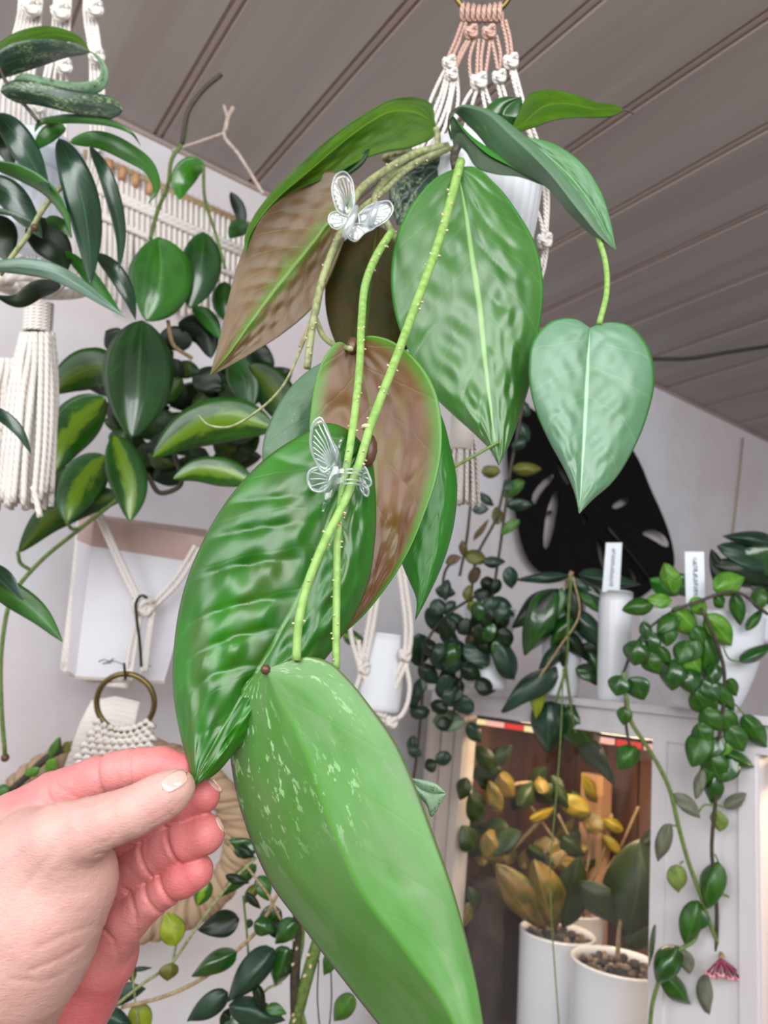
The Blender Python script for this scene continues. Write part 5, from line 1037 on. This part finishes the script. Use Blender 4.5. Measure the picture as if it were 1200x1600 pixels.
def surface_nets(f):
    s = f < 0; nx, ny, nz = f.shape; acc = np.zeros((nx - 1, ny - 1, nz - 1, 3), np.float32); cnt = np.zeros((nx - 1, ny - 1, nz - 1), np.float32)
    cor = [(i, j, k) for i in (0, 1) for j in (0, 1) for k in (0, 1)]
    sl = lambda A, c: A[c[0]:nx - 1 + c[0], c[1]:ny - 1 + c[1], c[2]:nz - 1 + c[2]]
    for a in cor:
        for ax in range(3):
            if a[ax]: continue
            b = list(a); b[ax] = 1; sa, sb = sl(s, a), sl(s, b); m = sa != sb; fa, fb = sl(f, a)[m], sl(f, b)[m]; t = fa / (fa - fb)
            v = np.array(a, np.float32)[None] + np.zeros((len(t), 3), np.float32); v[:, ax] += t; acc[m] += v; cnt[m] += 1
    act = cnt > 0; idx = -np.ones(act.shape, np.int64); idx[act] = np.arange(act.sum()); V = acc[act] / cnt[act][:, None] + np.argwhere(act)
    Fs = []
    for ax in range(3):
        o = [x for x in range(3) if x != ax]; lo = [slice(1, n - 1) for n in f.shape]; lo[ax] = slice(0, f.shape[ax] - 1); hi = list(lo); hi[ax] = slice(1, f.shape[ax])
        a, b = s[tuple(lo)], s[tuple(hi)]; I = np.argwhere(a != b)
        base = I.copy(); base[:, o[0]] += 1; base[:, o[1]] += 1
        inside = a[tuple(I.T)]
        def g(d0, d1): q = base.copy(); q[:, o[0]] -= d0; q[:, o[1]] -= d1; return idx[tuple(q.T)]
        quad = np.stack([g(1, 1), g(0, 1), g(0, 0), g(1, 0)], 1)
        fl = inside if ax != 1 else ~inside
        quad[~fl] = quad[~fl][:, ::-1]; Fs.append(quad)
    return V, np.concatenate(Fs)
for ax_ in range(3):
    for e_ in (0, -1):
        ix_ = [slice(None)] * 3; ix_[ax_] = e_; hand[tuple(ix_)] = np.maximum(hand[tuple(ix_)], .0004)
V_, Q_ = surface_nets(hand)
Vc = lo_ + V_ * vox
vi = np.clip(np.round(V_).astype(int), 0, np.array(hand.shape) - 1); ix = tuple(vi.T)
# natural colouring: back of the thumb and hand pale, palm and finger pads pink
fmin = np.minimum.reduce(list(fing.values()))[ix]; pl_, pm_ = pale[ix], palm[ix]
red = np.clip(.5 + (pl_ - np.minimum(fmin, pm_)) / .005, 0, 1)
tipd = np.min([np.linalg.norm(Vc - cc(v[-1][0], v[-1][1], v[-1][2]), axis=1) for v in FING.values()], axis=0)
red = np.clip(red * (.62 + .38 * np.clip(1 - tipd / .02, 0, 1)) + .25 * np.clip(.5 + (fmin - pm_) / .012, 0, 1) * red, 0, 1)
red = np.maximum(red, .35 * np.clip(1 - np.linalg.norm(Vc - cc(255, 1262, .295), axis=1) / .012, 0, 1))
Wv = to_world(Vc)
tHn = thing('person', 'bare hand of a person pinching the bumpy leaf tip between thumb and index finger', 'person', to_world(cc(-40, 1600, .33)))
me = bpy.data.meshes.new('hand'); me.from_pydata(Wv.tolist(), [], Q_.tolist())
at = me.attributes.new('pinkness', 'FLOAT', 'POINT'); at.data.foreach_set('value', red.astype(np.float32)); me.polygons.foreach_set('use_smooth', [True] * len(Q_)); me.update()
# relax
def relax(me, it):
    n = len(me.vertices); co = np.empty(n * 3); me.vertices.foreach_get('co', co); co = co.reshape(-1, 3); ed = np.empty(len(me.edges) * 2, int); me.edges.foreach_get('vertices', ed); ed = ed.reshape(-1, 2)
    deg = np.bincount(ed.ravel(), minlength=n)[:, None]
    for _ in range(it):
        for lam in (.5, -.52):
            s_ = np.zeros_like(co); np.add.at(s_, ed[:, 0], co[ed[:, 1]]); np.add.at(s_, ed[:, 1], co[ed[:, 0]]); co = co + lam * (s_ / np.maximum(deg, 1) - co)
    me.vertices.foreach_set('co', co.ravel()); me.update()
relax(me, 4)
def skin():
    t = NT('skin'); tc = t.n('TexCoord').outputs['Object']; a = t.n('Attribute', attribute_name='pinkness').outputs['Fac']
    n1 = t.noise(tc, 60, 4); n2 = t.noise(tc, 28, 3)
    a2 = t.math('ADD', a, t.math('MULTIPLY', t.math('SUBTRACT', n2, .5), .5), clamp=True)
    pale_c = t.mix(n1, G(210, 168, 158), G(186, 140, 132)); pink_c = t.mix(n1, G(216, 118, 118), G(192, 84, 92))
    c = t.mix(a2, pale_c, pink_c)
    mp_ = t.n('Mapping'); t.set(mp_.inputs[0], tc); mp_.inputs['Scale'].default_value = (1, 1, 3)
    h = t.math('ADD', t.math('MULTIPLY', t.noise(mp_.outputs[0], 420, 4, .6), .8), t.math('MULTIPLY', t.noise(tc, 1100, 2), .4))
    return t.done(t.bsdf(c, .46, Subsurface_Weight=.12, Subsurface_Radius=(.006, .002, .0012), Subsurface_Scale=.5, Specular_IOR_Level=.45, Normal=t.bump(h, .55, .0007)))
ho = link('hand', me, skin(), tHn); ho['label'] = 'bare hand and wrist, pink palm and paler thumb side'
# nails laid on the finished finger surface
def sample(p):
    q = (p - lo_) / vox; i = np.clip(np.floor(q).astype(int), 0, np.array(hand.shape) - 2); fr = q - i; r = 0
    for a in (0, 1):
        for b in (0, 1):
            for c_ in (0, 1): r = r + hand[i[..., 0] + a, i[..., 1] + b, i[..., 2] + c_] * (fr[..., 0] if a else 1 - fr[..., 0]) * (fr[..., 1] if b else 1 - fr[..., 1]) * (fr[..., 2] if c_ else 1 - fr[..., 2])
    return r
def nail(cx, cy, ang, L_, W_, d0, lift=.0005, label=None):
    n, m = 18, 14; G_ = np.zeros((n, m, 3)); e = np.array([math.cos(ang), math.sin(ang)]); f_ = np.array([-e[1], e[0]])
    for i in range(n):
        u = i / (n - 1) * 2 - 1; ww = (1 - abs(u) ** 4) ** .5 * .98 + .02
        for j in range(m):
            v = (j / (m - 1) * 2 - 1) * ww; x, y = np.array([cx, cy]) + e * u * L_ + f_ * v * W_; dz = d0 - .02
            while dz < d0 + .02 and sample(cc(x, y, dz)) > 0: dz += .0002
            if dz >= d0 + .02: dz = d0 + .004
            G_[i, j] = to_world(cc(x, y, dz - lift * (1 - .6 * abs(u) ** 4)))
    t = NT('fingernail_skin'); tc = t.n('TexCoord').outputs['Object']
    o = grid_solid(G_, .0006).build('fingernail', [M['nail'], M['nail']], tHn)
    if label: o['label'] = label
M['nail'] = simple('fingernail', G(224, 176, 166), .2, 60, .05, Coat_Weight=.5)
nail(273, 1220, math.radians(-31), 22, 12.5, .285, label='pale glossy thumbnail')
nail(336, 1227, math.radians(45), 14, 3.4, .322); nail(345, 1288, math.radians(62), 14, 3, .322)
for o in list(bpy.data.objects):
    if '_L' in o: del o['_L']
